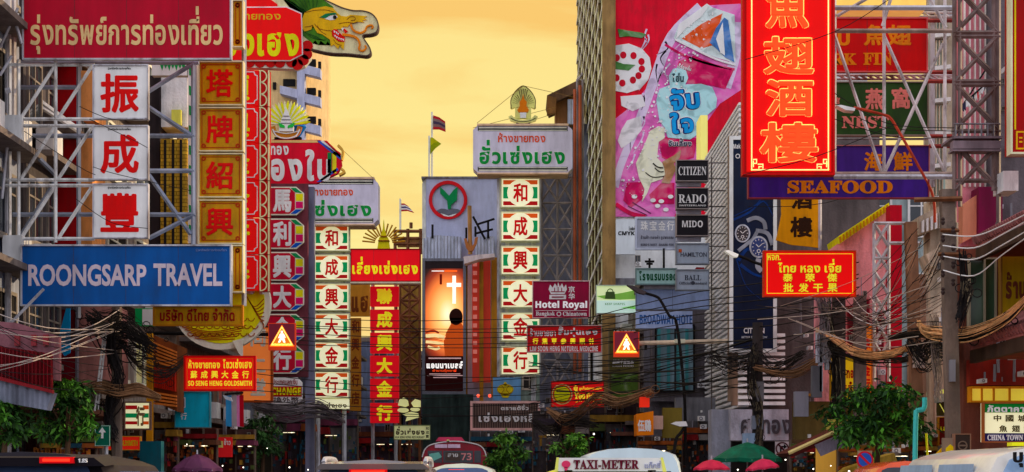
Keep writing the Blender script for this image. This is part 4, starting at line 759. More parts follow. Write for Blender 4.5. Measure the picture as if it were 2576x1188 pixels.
s = t.lay('bracelet', mat((112, 116, 126), .35, .5, kind='print'), 2); s.ribbon(q([(185, 495), (230, 480), (270, 500), (280, 540)]), 10); s.ribbon(q([(235, 555), (215, 590), (190, 610), (140, 650)]), 9); s.ribbon(q([(230, 545), (290, 560), (315, 620)]), 10); s.ribbon(q([(245, 690), (240, 730), (260, 755)]), 13); s.done()
for a, b, r, c_ in ((162, 560, 19, (34, 34, 40)), (245, 630, 23, (24, 48, 96))):
    c = q([(a, b)])[0]; t.lay('watch_case', SIL, 3).ell(*c, r * 1.02, r * 1.2).done(); t.lay('dial', mat(c_, .3, .2), 4).ell(*c, r * .82, r).done()
    s = t.lay('dial_mark', mat((196, 200, 206)), 5)
    for i in range(12): x = R(30 * i); s.poly([(c[0] + math.cos(x + e_) * r * g_ * .8, c[1] + math.sin(x + e_) * r * g_) for e_, g_ in ((-.05, .72), (-.05, .9), (.05, .9), (.05, .72))])
    s.ribbon([(c[0], c[1]), (c[0] + r * .45, c[1] - r * .4)], 1.5); s.ribbon([(c[0], c[1]), (c[0] - r * .3, c[1] - r * .3)], 1.8); s.ring(c[0], c[1] + r * .45, r * .14, r * .22, n=10); s.done()
t.text(B('Make'), (1845, 362, 1868, 374), WHITE); t.text('CITIZEN', (1871, 825, 1923, 839), WHITE, .02); t.text('BETTER STARTS NOW', (1866, 846, 1930, 851), mat((170, 174, 184))); t.lay('eye_mark', WHITE, 1).ring(1856, 393, 4, 6, n=14).pbox(1864, 391, 1874, 393).done()
# scaffold with the restaurant boards, nearest on the right
d = 44; ORG = mat((206, 104, 24)); PNK = mat((206, 104, 96))
t = sign('signboard', 'red board with orange characters and capitals behind the white scaffold poles', 'sign', (2030, 45, 2333, 180), d, mat((160, 12, 18), .5, .12), mat((170, 80, 80)), 3)
t.text('魚翅', (2173, 62, 2293, 115), ORG, .04); t.text(B('HU'), (2070, 82, 2138, 115), ORG, .02); t.text(SB('SHARK'), (2012, 134, 2155, 164), ORG, .02); t.text(SB('FIN'), (2172, 133, 2245, 164), ORG, .02)
t = sign('signboard', 'dark green board with pink characters and capitals behind the white scaffold poles', 'sign', (2030, 206, 2335, 340), d, mat((36, 60, 26), .5, .2), mat((110, 100, 90)), 3)
t.text('燕', (2177, 222, 2222, 276), PNK, .04); t.text('窩', (2243, 220, 2291, 274), PNK, .04); t.text('官', (2100, 245, 2113, 262), PNK, .04); t.text(SB('NEST'), (2118, 292, 2236, 323), PNK, .02)
t = sign('signboard', 'violet blue board with two orange characters under the dark green board', 'sign', (2040, 366, 2338, 437), d, mat((58, 36, 104), .5, .2), mat((150, 90, 90)), 2)
t.text('海', (2174, 382, 2220, 430), ORG, .04); t.text('鮮', (2248, 382, 2296, 430), ORG, .04)
t = sign('signboard', 'long violet board reading one orange word for sea dishes', 'sign', (1883, 441, 2337, 498), d - .4, mat((56, 34, 108), .5, .25), mat((120, 50, 60)), 3)
t.text(SB('SEAFOOD'), (1981, 454, 2246, 487), ORG, .03)
single('lit_soffit', MB().pbox(2104, -60, 2330, 22, d + .2, .8), glow((232, 168, 92), .55), 'orange lit box edge at the top of the picture above the red scaffold board', 'light box')
single('beam', MB().pbox(2104, 23, 2460, 26, 46, .4).pbox(2340, -40, 2352, 470, 46.4, .2).pbox(2330, 30, 2460, 44, 47, .3), STEEL, 'pale steel beam under the orange lit box edge', 'beam')
t = T('sign_scaffold', 'white pole scaffold in front of the red, green and violet boards', 'scaffold', P(2240, 520, 41.9))
L = [(2100, 0, 2100, 440), (2224, -20, 2224, 440), (2377, -20, 2377, 440), (2100, 90, 2218, 434), (2224, 90, 2375, 430), (2372, 110, 2226, 432), (2210, -20, 2106, 40), (2243, -10, 2220, 66), (2330, -20, 2380, 70)]
t.part('pole', MB().bars(L, 41.9, .04), mat((168, 160, 160), .45, .35, kind='rust')); t.part('ledger', MB().bars([(2098, 78, 2408, 78), (2098, 438, 2405, 438), (2250, 441, 2405, 441)], 41.7, .055), mat((134, 116, 108), .5, .4))
t.part('tie', MB().bars([(2334, 52, 2400, 52), (2334, 182, 2400, 182), (2334, 205, 2400, 205), (2338, 343, 2400, 343), (2338, 368, 2400, 368)], 43, .05), mat((130, 56, 52), .6, .35))
t.part('back_truss', MB().bars([(2105, 190, 2400, 190), (2105, 200, 2400, 200), (2105, 350, 2335, 350), (2105, 32, 2400, 32), (2105, 42, 2400, 42)] + [(2110 + i * 18, 190, 2128 + i * 18, 200) for i in range(16)] + [(2110 + i * 24, 32, 2122 + i * 24, 43) for i in range(12)], 45, .03), STEEL)
# neon board
d = 41
t = sign('neon_sign', 'tall red neon board with glowing orange characters outlined in yellow', 'sign', (1870, -90, 2098, 438), d, mat((150, 10, 10), .45, .15), mat((170, 16, 18)), 5, th=.45)
sc_ = t.part('glow_face', MB().pbox(1878, -90, 2091, 432, d - .02, .05), glow((206, 10, 6), .5))
NEO = glow((255, 220, 130), 1.0); t.lay('neon_border', NEO, 5).pbox(1890, -90, 1892.5, 428).pbox(2083, -90, 2085.5, 428).pbox(1890, 426, 2085.5, 428.5).done()
s = t.lay('neon_fret', NEO, 5)
for x0, sx in ((1892.5, 1), (2083, -1)):
    for a, b, c, e_ in ((2, 400, 12, 402), (10, 402, 12, 412), (2, 410, 10, 412), (14, 412, 28, 414), (26, 414, 28, 424), (16, 418, 18, 424), (18, 418, 24, 420), (2, 404, 4, 420)): s.pbox(*sorted((x0 + sx * a, x0 + sx * c))[:1], b, sorted((x0 + sx * a, x0 + sx * c))[1], e_)
s.done()
HOT = glow((255, 72, 34), .85); YN = glow((255, 196, 104), .95)
for ch, (a, b, c, e_) in (('魚', (1925, -44, 2036, 72)), ('翅', (1920, 90, 2050, 188)), ('酒', (1925, 198, 2048, 294)), ('樓', (1910, 306, 2060, 410))):
    t.text(ch, (a, b, c, e_), YN, .05, 4); t.text(ch, (a + 2, b + 2, c - 2, e_ - 2), HOT, .03, 9)
supports(t, [(2098, 20, 2400, 20), (2098, 445, 2400, 445)], d + .6, .06)
t = sign('signboard', 'red lit board with yellow Thai words and two rows of characters over the tangled cables', 'sign', (1922, 632, 2152, 745), 46.5, glow((226, 8, 10), .55), mat((206, 60, 30)), 4)
LY = glow((244, 218, 60), .45); GRN = mat((90, 96, 20))
t.lay('border_line', LY, 1).frame(1929, 638, 2146, 739, 1.5).done()
for tx, bx, bo in (('ไทย หลง เจี่ย', (1957, 652, 2116, 686), .03), ('หจก.', (1931, 641, 1964, 655), .02), ('泰', (1970, 688, 1994, 709), .03), ('荣', (2026, 688, 2050, 709), .03), ('傑', (2081, 688, 2106, 709), .03), ('批', (1971, 713, 1996, 735), .03), ('发', (2009, 713, 2034, 735), .03), ('干', (2046, 714, 2070, 735), .03), ('果', (2082, 713, 2107, 735), .03)):
    t.text(tx, (bx[0] - .6, bx[1] - .6, bx[2] + .6, bx[3] + .6), GRN, bo + .008, 1); t.text(tx, bx, LY, bo, 2)
t = sign('cloth_banner', 'gold cloth banner with dark characters and a curved hem below the violet sea dish board', 'sign', (1956, 470, 2063, 622), 50, mat((178, 124, 28), .7, .2), None, th=.08, pts=[(1964, 470), (2063, 470), (2063, 624), (2030, 620), (1990, 616), (1952, 604), (1958, 580), (1966, 540)])
t.text('酒', (1991, 478, 2044, 526), mat((40, 24, 14)), .04); t.text('樓', (1988, 545, 2044, 597), mat((40, 24, 14)), .04); t.part('pole', MB().bar(2063, 465, 2063, 630, 50, .05), STEEL)
t = sign('neon_sign', 'dark red board with a gold fret border cut off by the right edge', 'sign', (2545, -90, 2760, 385), 36, mat((132, 12, 20), .45, .15), mat((196, 186, 150)), 5, th=.5)
t.lay('gold_line', mat((226, 160, 40)), 1).pbox(2552, -90, 2556, 326).done(); t.lay('gold_fret', mat((214, 140, 30)), 1).frame(2556, 330, 2580, 376, 4).pbox(2564, 345, 2572, 349).pbox(2564, 355, 2572, 359).done()
# lattice tower on the right
t = T('lattice_tower', 'tall dark steel lattice tower rising past the top right of the picture', 'tower', P(2458, 1190, 38.5))
L = [(2401, -30, 2401, 560), (2512, -30, 2512, 560), (2415, -30, 2415, 520), (2500, -30, 2500, 480)]
for y in (-20, 82, 92, 205, 214, 330, 455): L.append((2398, y, 2516, y))
for y in (-30, 92, 214, 365): L += [(2403, y, 2510, y + 112), (2510, y, 2403, y + 112), (2415, y + 8, 2500, y + 96)]
t.part('lattice', MB().bars(L, 38.5, .05), mat((96, 84, 82), .5, .4, kind='rust')); t.part('platform', MB().pbox(2396, 342, 2522, 348, 38.3, 1).pbox(2398, 354, 2518, 374, 38.3, .3).pbox(2396, 376, 2520, 380, 38.3, .4), mat((106, 98, 104), .5, .35))
t.part('guard_rail', MB().bars([(2405 + i * 16, 312, 2405 + i * 16, 342) for i in range(7)] + [(2400, 312, 2516, 312)], 38.4, .02), GREY)
t.part('leg', MB().bar(2405, 560, 2405, 1192, 38.6, .05).bar(2510, 560, 2510, 1192, 38.6, .05), mat((90, 82, 80)))
single('air_conditioner', MB().pbox(2524, 430, 2562, 480, 38, .8), ACB, 'small white air conditioner box beside the dark lattice tower', 'air conditioner')
# hotel and medicine boards in the middle
MRN = mat((118, 24, 50), .45, .14)
t = sign('hotel_sign', 'maroon hotel board with a white crown and white lettering', 'sign', (1340, 707, 1483, 800), 70, MRN, mat((180, 150, 150)), 2)
t.text(B('Hotel Royal'), (1347, 757, 1477, 780), glow((236, 232, 236), .3), .02); t.text(SB('Bangkok'), (1348, 784, 1396, 797), WHITE, .01); t.text(SB('Chinatown'), (1416, 784, 1476, 795), WHITE, .01)
s = t.lay('crown', mat((206, 196, 200)), 1); s.poly([(1380, 728), (1384, 716), (1390, 724), (1396, 713), (1402, 722), (1404, 710), (1408, 722), (1414, 713), (1418, 724), (1424, 716), (1426, 728), (1420, 740), (1386, 740)]).pbox(1382, 742, 1424, 753).pbox(1347, 781, 1477, 782).ring(1406, 790, 4, 6, n=12); s.done()
t.lay('crown_line', MRN.copy(), 2).pbox(1386, 733, 1420, 735).pbox(1388, 746, 1418, 749).pbox(1394, 724, 1396, 733).pbox(1403, 722, 1405, 733).pbox(1412, 724, 1414, 733).done()
t.text('京', (1430, 720, 1446, 736), WHITE, .03); t.text('华', (1430, 738, 1446, 754), WHITE, .03)
t = sign('signboard', 'red medicine shop board with Thai, characters and English in three rows', 'sign', (1326, 819, 1513, 886), 66, mat((158, 16, 34), .45, .12), mat((150, 120, 120)), 2)
t.text('ร้านขายยา', (1333, 826, 1398, 846), WHITE, .03); t.text('ลิ้มซุ่นเฮง', (1404, 821, 1503, 848), WHITE, .05)
for i, ch in enumerate('行葉草参興順林'): t.text(ch, (1340 + i * 23.5, 851, 1354 + i * 23.5, 866), LY, .03)
t.text(B('LIM SOON HENG NATURAL MEDICINE'), (1333, 871, 1504, 884), WHITE, .01)
t = sign('signboard', 'bright red board with a round yellow badge and food shop lettering', 'sign', (1387, 960, 1519, 1024), 64, glow((214, 26, 30), .25), mat((130, 30, 30)), 2)
t.lay('badge_rim', mat((236, 214, 120)), 1).ell(1414, 992, 26, 26).done(); t.lay('badge_ring', mat((190, 70, 30)), 2).ell(1414, 992, 23.5, 23.5).done(); t.lay('badge', mat((236, 190, 50)), 3).ell(1414, 992, 20, 20).done()
t.text(SB('Yoo'), (1444, 987, 1472, 1004), LY, .02); t.text(SB('Fishball'), (1475, 989, 1515, 1004), LY, .01); t.text('ยู้', (1443, 970, 1453, 985), LY, .03); t.text('ลูกชิ้นปลาเยาวราช', (1457, 972, 1514, 983), LY, .03); t.text('ユー・フィッシュボール', (1448, 1007, 1515, 1013), LY, .02)
t = sign('lit_screen', 'small pale green lit screen with a handbag picture above the hotel word signs', 'screen', (1500, 718, 1600, 788), 74, glow((190, 222, 150), .5), mat((150, 160, 150)), 2)
t.lay('meadow', glow((96, 140, 60), .5), 1).poly([(1501, 745), (1530, 742), (1560, 738), (1599, 730), (1599, 752), (1560, 754), (1520, 752)]).poly([(1560, 775), (1599, 768), (1599, 778)]).done(); t.lay('water', glow((170, 214, 190), .5), 1).pbox(1501, 756, 1599, 787).done(); t.lay('handbag', mat((60, 80, 44)), 2).poly([(1524, 734), (1546, 734), (1548, 752), (1522, 752)]).ring(1535, 734, 6, 8, n=14, a0=180, a1=360).done(); t.text(B('KEEP SHAPES'), (1522, 762, 1572, 768), mat((90, 120, 80)))
t = sign('signboard', 'tall olive green panel sign behind the lit crossing sign', 'sign', (1532, 828, 1608, 1012), 68, mat((72, 68, 36), .45, .2), mat((90, 80, 60)), 3)
t.lay('leafy_picture', mat((64, 88, 36), .5, .6, kind='print'), 1).pbox(1538, 940, 1604, 1006).done(); t.text('麒麟千金食品', (1541, 905, 1594, 916), WHITE, .04); t.text('KIRIN FOOD', (1541, 919, 1594, 923), WHITE); t.text('千金千金食品', (1541, 822 + 6, 1598, 834), WHITE, .02); t.text('อาหารไทย', (1562, 963, 1584, 968), WHITE, .03)
SGR = mat((120, 128, 146), .45, .12)
t = sign('signboard', 'grey green hotel board with dark green Thai letters', 'sign', (1600, 676, 1702, 715), 64, mat((128, 156, 154), .45, .12), mat((90, 110, 110)), 3); t.text('โรงแรมบรอด', (1608, 682, 1702, 706), mat((10, 66, 40)), .05)
t = sign('signboard', 'plain blue grey board between the two hotel word signs', 'sign', (1600, 728, 1784, 778), 64.5, mat((120, 134, 164), .45, .15), mat((100, 110, 126)), 2)
t = sign('signboard', 'blue grey hotel board with blue capitals under a curving street lamp', 'sign', (1600, 783, 1742, 826), 63.5, mat((132, 146, 176), .45, .12), None, th=.3); t.text(B('BROADWAY HOTE'), (1609, 792, 1741, 816), mat((34, 74, 130)), .0)
t = sign('signboard', 'pale billboard with faint grey characters under the pink advert', 'sign', (1600, 548, 1702, 626), 66, mat((130, 134, 146), .45, .15), mat((150, 156, 170)), 5)
for i, ch in enumerate('珠宝金行'): t.text(ch, (1612 + i * 22, 556, 1630 + i * 22, 580), mat((190, 190, 196)), .03)
t.text('ร้านค้า ทองคำ รูปพรรณ', (1612, 592, 1694, 604), mat((70, 70, 80)), .04); t.text(B("BIRD'S NEST  SHARK FIN"), (1612, 613, 1694, 619), mat((60, 60, 70)))
t = sign('signboard', 'white wall panel with small black print letters left of the pale billboard', 'sign', (1550, 552, 1598, 640), 79, mat((168, 174, 190), .5, .12), None); t.text(B('CMYK'), (1555, 582, 1597, 592), DARK, .02); t.text('โรงพิมพ์', (1582, 570, 1597, 580), DARK, .03)
t = T('television_aerial', 'thin dark aerial on a pole above the green Thai hotel board', 'aerial', P(1634, 676, 65)); t.part('mast', MB().bars([(1634, 650, 1634, 676), (1622, 658, 1646, 658), (1626, 664, 1642, 664), (1670, 625, 1670, 676)], 65, .04), DARK)
t = sign('signboard', 'dark slatted board with big pale Thai letters in a pinkish frame above the kerb trees', 'sign', (1186, 1012, 1356, 1080), 72, mat((64, 52, 48), .7, .3), mat((176, 142, 136)), 6)
g = t.lay('slat', mat((100, 84, 76)), 1); [g.pbox(1190 + i * 6, 1016, 1192 + i * 6, 1077) for i in range(27)]; g.done(); t.text('เซ่งเฮงหลี', (1202, 1036, 1348, 1064), mat((60, 50, 40)), .08, 2); t.text('เซ่งเฮงหลี', (1204, 1038, 1346, 1062), mat((206, 196, 180)), .04, 3); t.text('ตราแต้จิ๋ว', (1260, 1018, 1330, 1032), mat((190, 180, 176)), .04, 3)
t = sign('signboard', 'blue panel with a gold pumpkin shaped crest above the dark slatted board', 'sign', (1240, 950, 1310, 1008), 76, mat((84, 120, 152), .5, .15), None); t.lay('crest', mat((222, 160, 30), .4, .3), 2).ell(1271, 980, 21, 14).poly([(1258, 990), (1284, 990), (1278, 1001), (1264, 1001)]).ell(1271, 966, 4, 5).done(); t.lay('crest_line', mat((110, 70, 14)), 3).ring(1271, 980, 19, 20, sy=.66).ribbon([(1256, 988), (1271, 993), (1286, 988)], 1.6).ribbon([(1262, 970), (1268, 980), (1262, 988)], 1.2).ribbon([(1280, 970), (1274, 980), (1280, 988)], 1.2).done()
# left, street level signs
t = sign('signboard', 'bright red gold shop board with Thai, characters and English in yellow', 'sign', (464, 897, 641, 982), 47, glow((216, 18, 14), .5), mat((180, 30, 24)), 4)
t.lay('border_line', mat((216, 110, 50)), 1).frame(470, 902, 636, 977, 1.2).done()
t.text('ห้างขายทอง', (474, 905, 553, 927), LY, .03); t.text('โซวเซ่งเฮง', (561, 903, 633, 927), LY, .03)
for i, ch in enumerate('蘇成興大金行'): t.text(ch, (479 + i * 26, 933, 496 + i * 26, 952), LY, .03)
t.text(B('SO SENG HENG GOLDSMITH'), (473, 958, 633, 971), LY, .01)
t = sign('signboard', 'tall orange lit board with cream characters behind the red gold shop board', 'sign', (607, 822, 683, 1010), 56, glow((222, 112, 60), .4), mat((130, 60, 30)), 5, th=.4)
for ch, y in (('同', 828), ('仁', 896), ('堂', 952)): t.text(ch, (630, y, 668, y + 44), mat((240, 222, 170)), .05)
t = sign('signboard', 'cyan shop board with white characters at its left edge', 'sign', (440, 986, 527, 1075), 50, mat((22, 138, 162), .45, .2), mat((60, 110, 120)), 2, th=.3); t.lay('white_square', WHITE, 1).pbox(448, 1000, 466, 1026).done(); t.text('日', (450, 1002, 464, 1024), mat((20, 60, 80)), .04, 2); t.text('行', (454, 1038, 470, 1056), WHITE, .02)
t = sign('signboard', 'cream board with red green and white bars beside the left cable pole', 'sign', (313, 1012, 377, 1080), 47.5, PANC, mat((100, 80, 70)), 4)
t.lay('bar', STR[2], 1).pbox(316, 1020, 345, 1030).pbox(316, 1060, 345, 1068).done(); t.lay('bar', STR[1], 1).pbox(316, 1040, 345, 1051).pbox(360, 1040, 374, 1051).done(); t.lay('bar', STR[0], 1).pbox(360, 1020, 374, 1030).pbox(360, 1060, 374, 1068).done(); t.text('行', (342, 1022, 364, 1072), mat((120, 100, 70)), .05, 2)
t = sign('signboard', 'small green and white board with dark tendrils under the blue signboard', 'sign', (340, 776, 386, 820), 46, mat((20, 130, 70)), None); t.lay('white_half', mat((224, 226, 210)), 1).pbox(358, 778, 386, 818).done()
t = sign('signboard', 'small red gold shop board with a notched orange border behind the cable pole', 'sign', (268, 1098, 352, 1132), 46.8, glow((190, 40, 20), .4), mat((214, 130, 60)), 2); t.text(B('WELL GOLDSMITH'), (272, 1108, 346, 1122), mat((240, 160, 50)), .02)
t = sign('road_sign', 'green road sign with a white straight ahead arrow', 'road sign', (238, 1070, 277, 1123), 41, mat((4, 78, 62), .4, .15), None, th=.04); t.lay('arrow', WHITE, 1).poly([(257, 1075), (266, 1088), (260, 1088), (260, 1103), (254, 1103), (254, 1088), (248, 1088)]).done(); t.lay('rim', mat((150, 170, 160)), 1).frame(239, 1071, 276, 1122, 1).done(); t.part('post', MB().bar(268, 1110, 268, 1188, 41.1, .04), STEEL)
g = (('red menu board with yellow panels beside the purple umbrella', 545, 1100, 582, 1150, (150, 24, 30)), ('small red lit board behind the purple umbrella', 498, 1112, 528, 1140, (190, 26, 40)))
for lb, a, b, c, e_, cc in g:
    t = sign('menu_board', lb, 'sign', (a, b, c, e_), 52, glow(cc, .4), None); t.lay('menu_panel', mat((226, 200, 110)), 1).pbox(a + 4, b + 10, a + 16, b + 26).done(); t.text('ข้าว', (a + (c - a) * .5, b + 4, c - 2, b + 20), WHITE, .04)
# right, street level signs
t = sign('signboard', 'yellow board with red Thai letters beside the kerb tree on the right', 'sign', (2090, 897, 2165, 1006), 50, glow((214, 160, 24), .35), mat((150, 110, 30)), 3); t.text('ห้างทอง', (2102, 920, 2158, 952), mat((160, 40, 20)), .05); t.text('แต้จิ๋ว', (2104, 960, 2156, 990), mat((160, 40, 20)), .05)
t = sign('signboard', 'narrow orange vertical board right of the yellow board with red Thai letters', 'sign', (2162, 818, 2194, 988), 50.4, glow((206, 104, 40), .3), mat((150, 90, 50)), 3)
for i, ch in enumerate('陳興金行'): t.text(ch, (2166, 850 + i * 34, 2190, 878 + i * 34), mat((190, 40, 20)), .05)
t = sign('signboard', 'cream lit restaurant board with green top band and navy lower band, cut by right edge', 'sign', (2476, 1014, 2740, 1112), 33, glow((226, 220, 160), .5), mat((120, 70, 40)), 3)
t.lay('green_band', mat((14, 112, 44)), 1).pbox(2477, 1015, 2739, 1038).done(); t.lay('navy_band', mat((34, 28, 70)), 1).pbox(2477, 1090, 2739, 1111).done()
t.text('ภัตตาคาร ไชน่าทาวน์', (2483, 1018, 2722, 1037), WHITE, .04, 2); t.text('中', (2500, 1044, 2519, 1060), mat((60, 44, 20)), .03); t.text('國', (2530, 1044, 2550, 1061), mat((60, 44, 20)), .03); t.text('城', (2561, 1044, 2582, 1061), mat((60, 44, 20)), .03); t.text('魚', (2514, 1070, 2534, 1087), mat((60, 44, 20)), .03); t.text('翅', (2546, 1070, 2566, 1087), mat((60, 44, 20)), .03); t.text('酒', (2576, 1070, 2596, 1087), mat((60, 44, 20)), .03); t.text(SB('CHINA TOWN SCALA'), (2484, 1094, 2622, 1108), WHITE, .02, 2)
t = sign('signboard', 'dark red gold shop fascia with gold Thai letters behind the right concrete pole', 'sign', (2362, 1050, 2472, 1120), 41, mat((88, 22, 18), .5, .25), mat((150, 100, 40)), 2); t.text('เล่าก๋ี่เหลาชาน', (2366, 1058, 2470, 1084), GOLD, .04); t.text('老店金', (2400, 1096, 2450, 1112), GOLD, .03)
t = sign('lit_sign', 'yellow green floral lit sign above the dark red gold shop fascia', 'sign', (2362, 1010, 2474, 1046), 41.5, mat((60, 52, 24)), None)
s = t.lay('flourish', glow((214, 206, 90), .5), 1); [s.ribbon([(2364 + i * 11, 1016 + (i * 7) % 20), (2372 + i * 11, 1030 - (i * 5) % 14), (2378 + i * 11, 1042 - (i * 3) % 9)], 2) for i in range(10)]; s.pbox(2364, 980, 2410, 990); s.done(); t.part('awning', MB().poly([(2364, 994), (2420, 984), (2424, 1004), (2366, 1012)], 41.2, .6).poly([(2430, 990), (2470, 980), (2476, 996), (2440, 1002)], 41.2, .6), mat((130, 126, 116)))
t = sign('signboard', 'yellow board with tall faded brown Thai letters under the upper tiled awning', 'sign', (2520, 628, 2700, 795), 36.9, mat((150, 124, 40), .6, .25), mat((110, 80, 40)), 4); t.text('ร้านทอง', (2530, 684, 2640, 752), mat((90, 44, 30)), .05); t.text('2518', (2548, 770, 2600, 786), mat((90, 44, 30)), .03)
t = sign('signboard', 'red and yellow poster board glimpsed behind the right concrete pole', 'sign', (2396, 648, 2504, 790), 41.8, glow((206, 40, 24), .3), None)
t.lay('yellow_patch', glow((230, 214, 40), .5), 1).pbox(2400, 780, 2412, 790).poly([(2398, 770), (2414, 764), (2416, 786), (2400, 790)]).done(); t.text('開', (2398, 705, 2418, 730), LY, .03, 2)
single('crumpled_sheet', MB().poly([(2400, 784), (2424, 778), (2428, 808), (2404, 814)], 41.6, .1), glow((226, 216, 40), .5), 'crumpled yellow lit panel below the red and yellow poster board', 'panel')
t = sign('signboard', 'dark orange box sign with white characters at the food alley', 'sign', (1604, 1036, 1622, 1090), 55, mat((196, 100, 30)), None, th=1.2, pts=[(1601, 1042), (1644, 1034), (1644, 1094), (1602, 1096)]); t.text('伍鷄', (1604, 1056, 1638, 1086), WHITE, .04)
single('lantern_box', MB().pbox(1610, 999, 1634, 1024, 56, .4), glow((206, 50, 30), .45), 'small red lit lantern box above the dark orange box sign', 'lantern')
single('signboard', MB().pbox(1667, 1026, 1716, 1102, 57, .3), mat((96, 86, 40), .6, .2), 'plain olive board beside the dark orange box sign', 'sign')
single('air_conditioner', MB().pbox(1642, 1046, 1668, 1080, 56.5, .5), mat((160, 140, 130)), 'beige air conditioner between the dark orange box sign and the olive board', 'air conditioner')
t = sign('prohibition_sign', 'square white no right turn sign with a dark ring and slash', 'road sign', (1950, 1111, 1987, 1147), 52, mat((206, 168, 172), .4, .1), None, th=.04); t.lay('ring', mat((70, 30, 36)), 1).ring(1968, 1129, 13.5, 17).done(); t.lay('arrow', DARK, 1).poly([(1962, 1140), (1962, 1122), (1972, 1122), (1972, 1117), (1980, 1124), (1972, 1130), (1972, 1126), (1966, 1126), (1966, 1140)]).done(); t.lay('slash', mat((70, 30, 36)), 2).poly([(1956, 1119), (1959, 1116), (1981, 1139), (1978, 1142)]).done()
t = T('no_parking_sign', 'round blue no parking sign with a red ring and slash', 'road sign', P(2176, 1190, 40)); t.d = 40; t.part('disc', MB().ell(2176, 1157, 21, 22, 40, .04), mat((176, 44, 54))); t.lay('blue_half', mat((50, 80, 156)), 1).ell(2176, 1157, 16.5, 17.5).done(); t.lay('slash', mat((176, 44, 54)), 2).poly([(2162, 1147), (2166, 1143), (2190, 1167), (2186, 1171)]).done(); t.part('post', MB().bar(2176, 1160, 2176, 1192, 40.1, .04), STEEL); t.part('backing', MB().pbox(2158, 1134, 2194, 1180, 40.06, .04), mat((140, 120, 96)))
t = T('school_crossing_sign', 'yellow diamond school crossing sign with two walking figures half hidden by a grey box', 'road sign', P(2388, 1190, 35)); t.d = 35
t.part('diamond', MB().poly([(2388, 1109), (2433, 1145), (2393, 1181), (2349, 1147)], 35, .04), mat((206, 140, 28))); t.lay('figures', DARK, 1).poly([(2378, 1150), (2384, 1146), (2386, 1160), (2380, 1164)]).poly([(2394, 1150), (2402, 1148), (2404, 1162), (2396, 1164)]).ribbon([(2374, 1154), (2392, 1156), (2408, 1152)], 3).done()
t.part('post', MB().bar(2390, 1150, 2390, 1192, 35.1, .04), STEEL); t.part('grey_plate', MB().pbox(2370, 1102, 2410, 1154, 34.9, .04), mat((112, 100, 88), .5, .3)); t.lay('house_mark', mat((226, 160, 40)), 11).poly([(2391, 1118), (2404, 1128), (2404, 1144), (2380, 1144), (2380, 1128)]).done()
t = T('signal_box', 'dark metal box with a round dial on the right concrete pole', 'signal', P(2422, 1156, 34.8)); t.d = 34.8; t.part('case', MB().pbox(2402, 1092, 2442, 1156, 34.8, .3), mat((44, 36, 34))); t.part('rim', MB().frame(2401, 1091, 2443, 1157, 2.5, 34.78, .2), mat((110, 84, 70))); t.lay('dial', mat((90, 78, 70)), 2).ring(2422, 1121, 9, 12).pbox(2414, 1119, 2430, 1123).done()
# ------------------------------------------------------------------ poles, lamps, crossing signs
def pole(name, label, x, y0, d, r, m=POLE, cat='pole', n=8, lean=0, boxes=(), sq=False):
    t = T(name, label, cat, P(x, HY + 1.5 * F / d, d)); t.d = d
    a, b = P(x + lean, y0, d), P(x, HY, d); b.z = 0
    if sq: t.part('shaft', MB().hexa([(b.x - r, d - r, 0), (b.x + r, d - r, 0), (b.x + r, d + r, 0), (b.x - r, d + r, 0), (a.x - r, d - r, a.z), (a.x + r, d - r, a.z), (a.x + r, d + r, a.z), (a.x - r, d + r, a.z)]), m)
    else: t.part('shaft', MB().tube([b, a], r * 1.15, n, r), m, sm=True)
    for nm, L, mm in boxes: t.part(nm, MB().pbox(*L, d - .3, .28), mm)
    return t
LG = mat((150, 156, 164), .5, .25)
pole('utility_pole', 'brown round cable pole under the right part of the blue signboard', 294, 772, 45, .13)
pole('utility_pole', 'tall square concrete pole with insulators in front of the tiled awnings', 2404, 478, 35.5, .13, sq=True, lean=-22, boxes=(('meter_box', (2392, 905, 2404, 960), GREY),))
pole('utility_pole', 'leaning square brown concrete pole beside the turquoise pipe', 2318, 560, 42, .13, mat((110, 78, 60), .8, .3), sq=True, lean=-28, boxes=(('number_plate', (2300, 868, 2328, 925), mat((150, 132, 124))),))
pole('utility_pole', 'dark concrete pole with grey cabinets behind the no right turn sign', 2110, 690, 49, .16, mat((58, 52, 50), .8, .3), sq=True, boxes=(('cabinet', (2006 + 50, 830, 2076, 912), mat((150, 156, 170))), ('cabinet', (2000, 985, 2034, 1048), mat((104, 106, 116))), ('cabinet', (2044, 920, 2068, 1000), mat((84, 86, 92))), ('conduit', (2062, 850, 2070, 985), LG), ('conduit', (2078, 800, 2086, 930), LG)))
pole('utility_pole', 'blackened cable pole with small grey boxes by the food alley', 1906, 812, 52, .15, mat((46, 42, 42), .8, .3), boxes=(('box', (1893, 1046, 1920, 1080), mat((104, 110, 124))), ('box', (1870, 1090, 1900, 1140), mat((116, 134, 156))), ('box', (1902, 960, 1922, 1010), mat((92, 92, 96)))))
pole('utility_pole', 'square dusk grey concrete pole above the yellow board with red Thai letters', 2163, 745, 48, .15, mat((92, 82, 78), .8, .3), sq=True)
t = pole('post', 'mustard yellow square post left of the wooden shutters', 377, 838, 48, .08, mat((150, 104, 26), .6, .3), 'post', sq=True)
single('drain_pipe', MB().tube(smooth([P(2326, 1000, 39), P(2326, 1020, 39), P(2322, 1030, 39), P(2308, 1034, 39), P(2304, 1048, 39), P(2301, 1195, 39)]), .055, 8), mat((76, 168, 164), .45, .2), 'turquoise drain pipe with a kink beside the leaning concrete pole', 'pipe', sm=True)
single('downpipe', MB().bar(2330, 1090, 2336, 1192, 39.3, .025, n=6), mat((206, 170, 40)), 'thin yellow pipe beside the turquoise drain pipe', 'pipe')
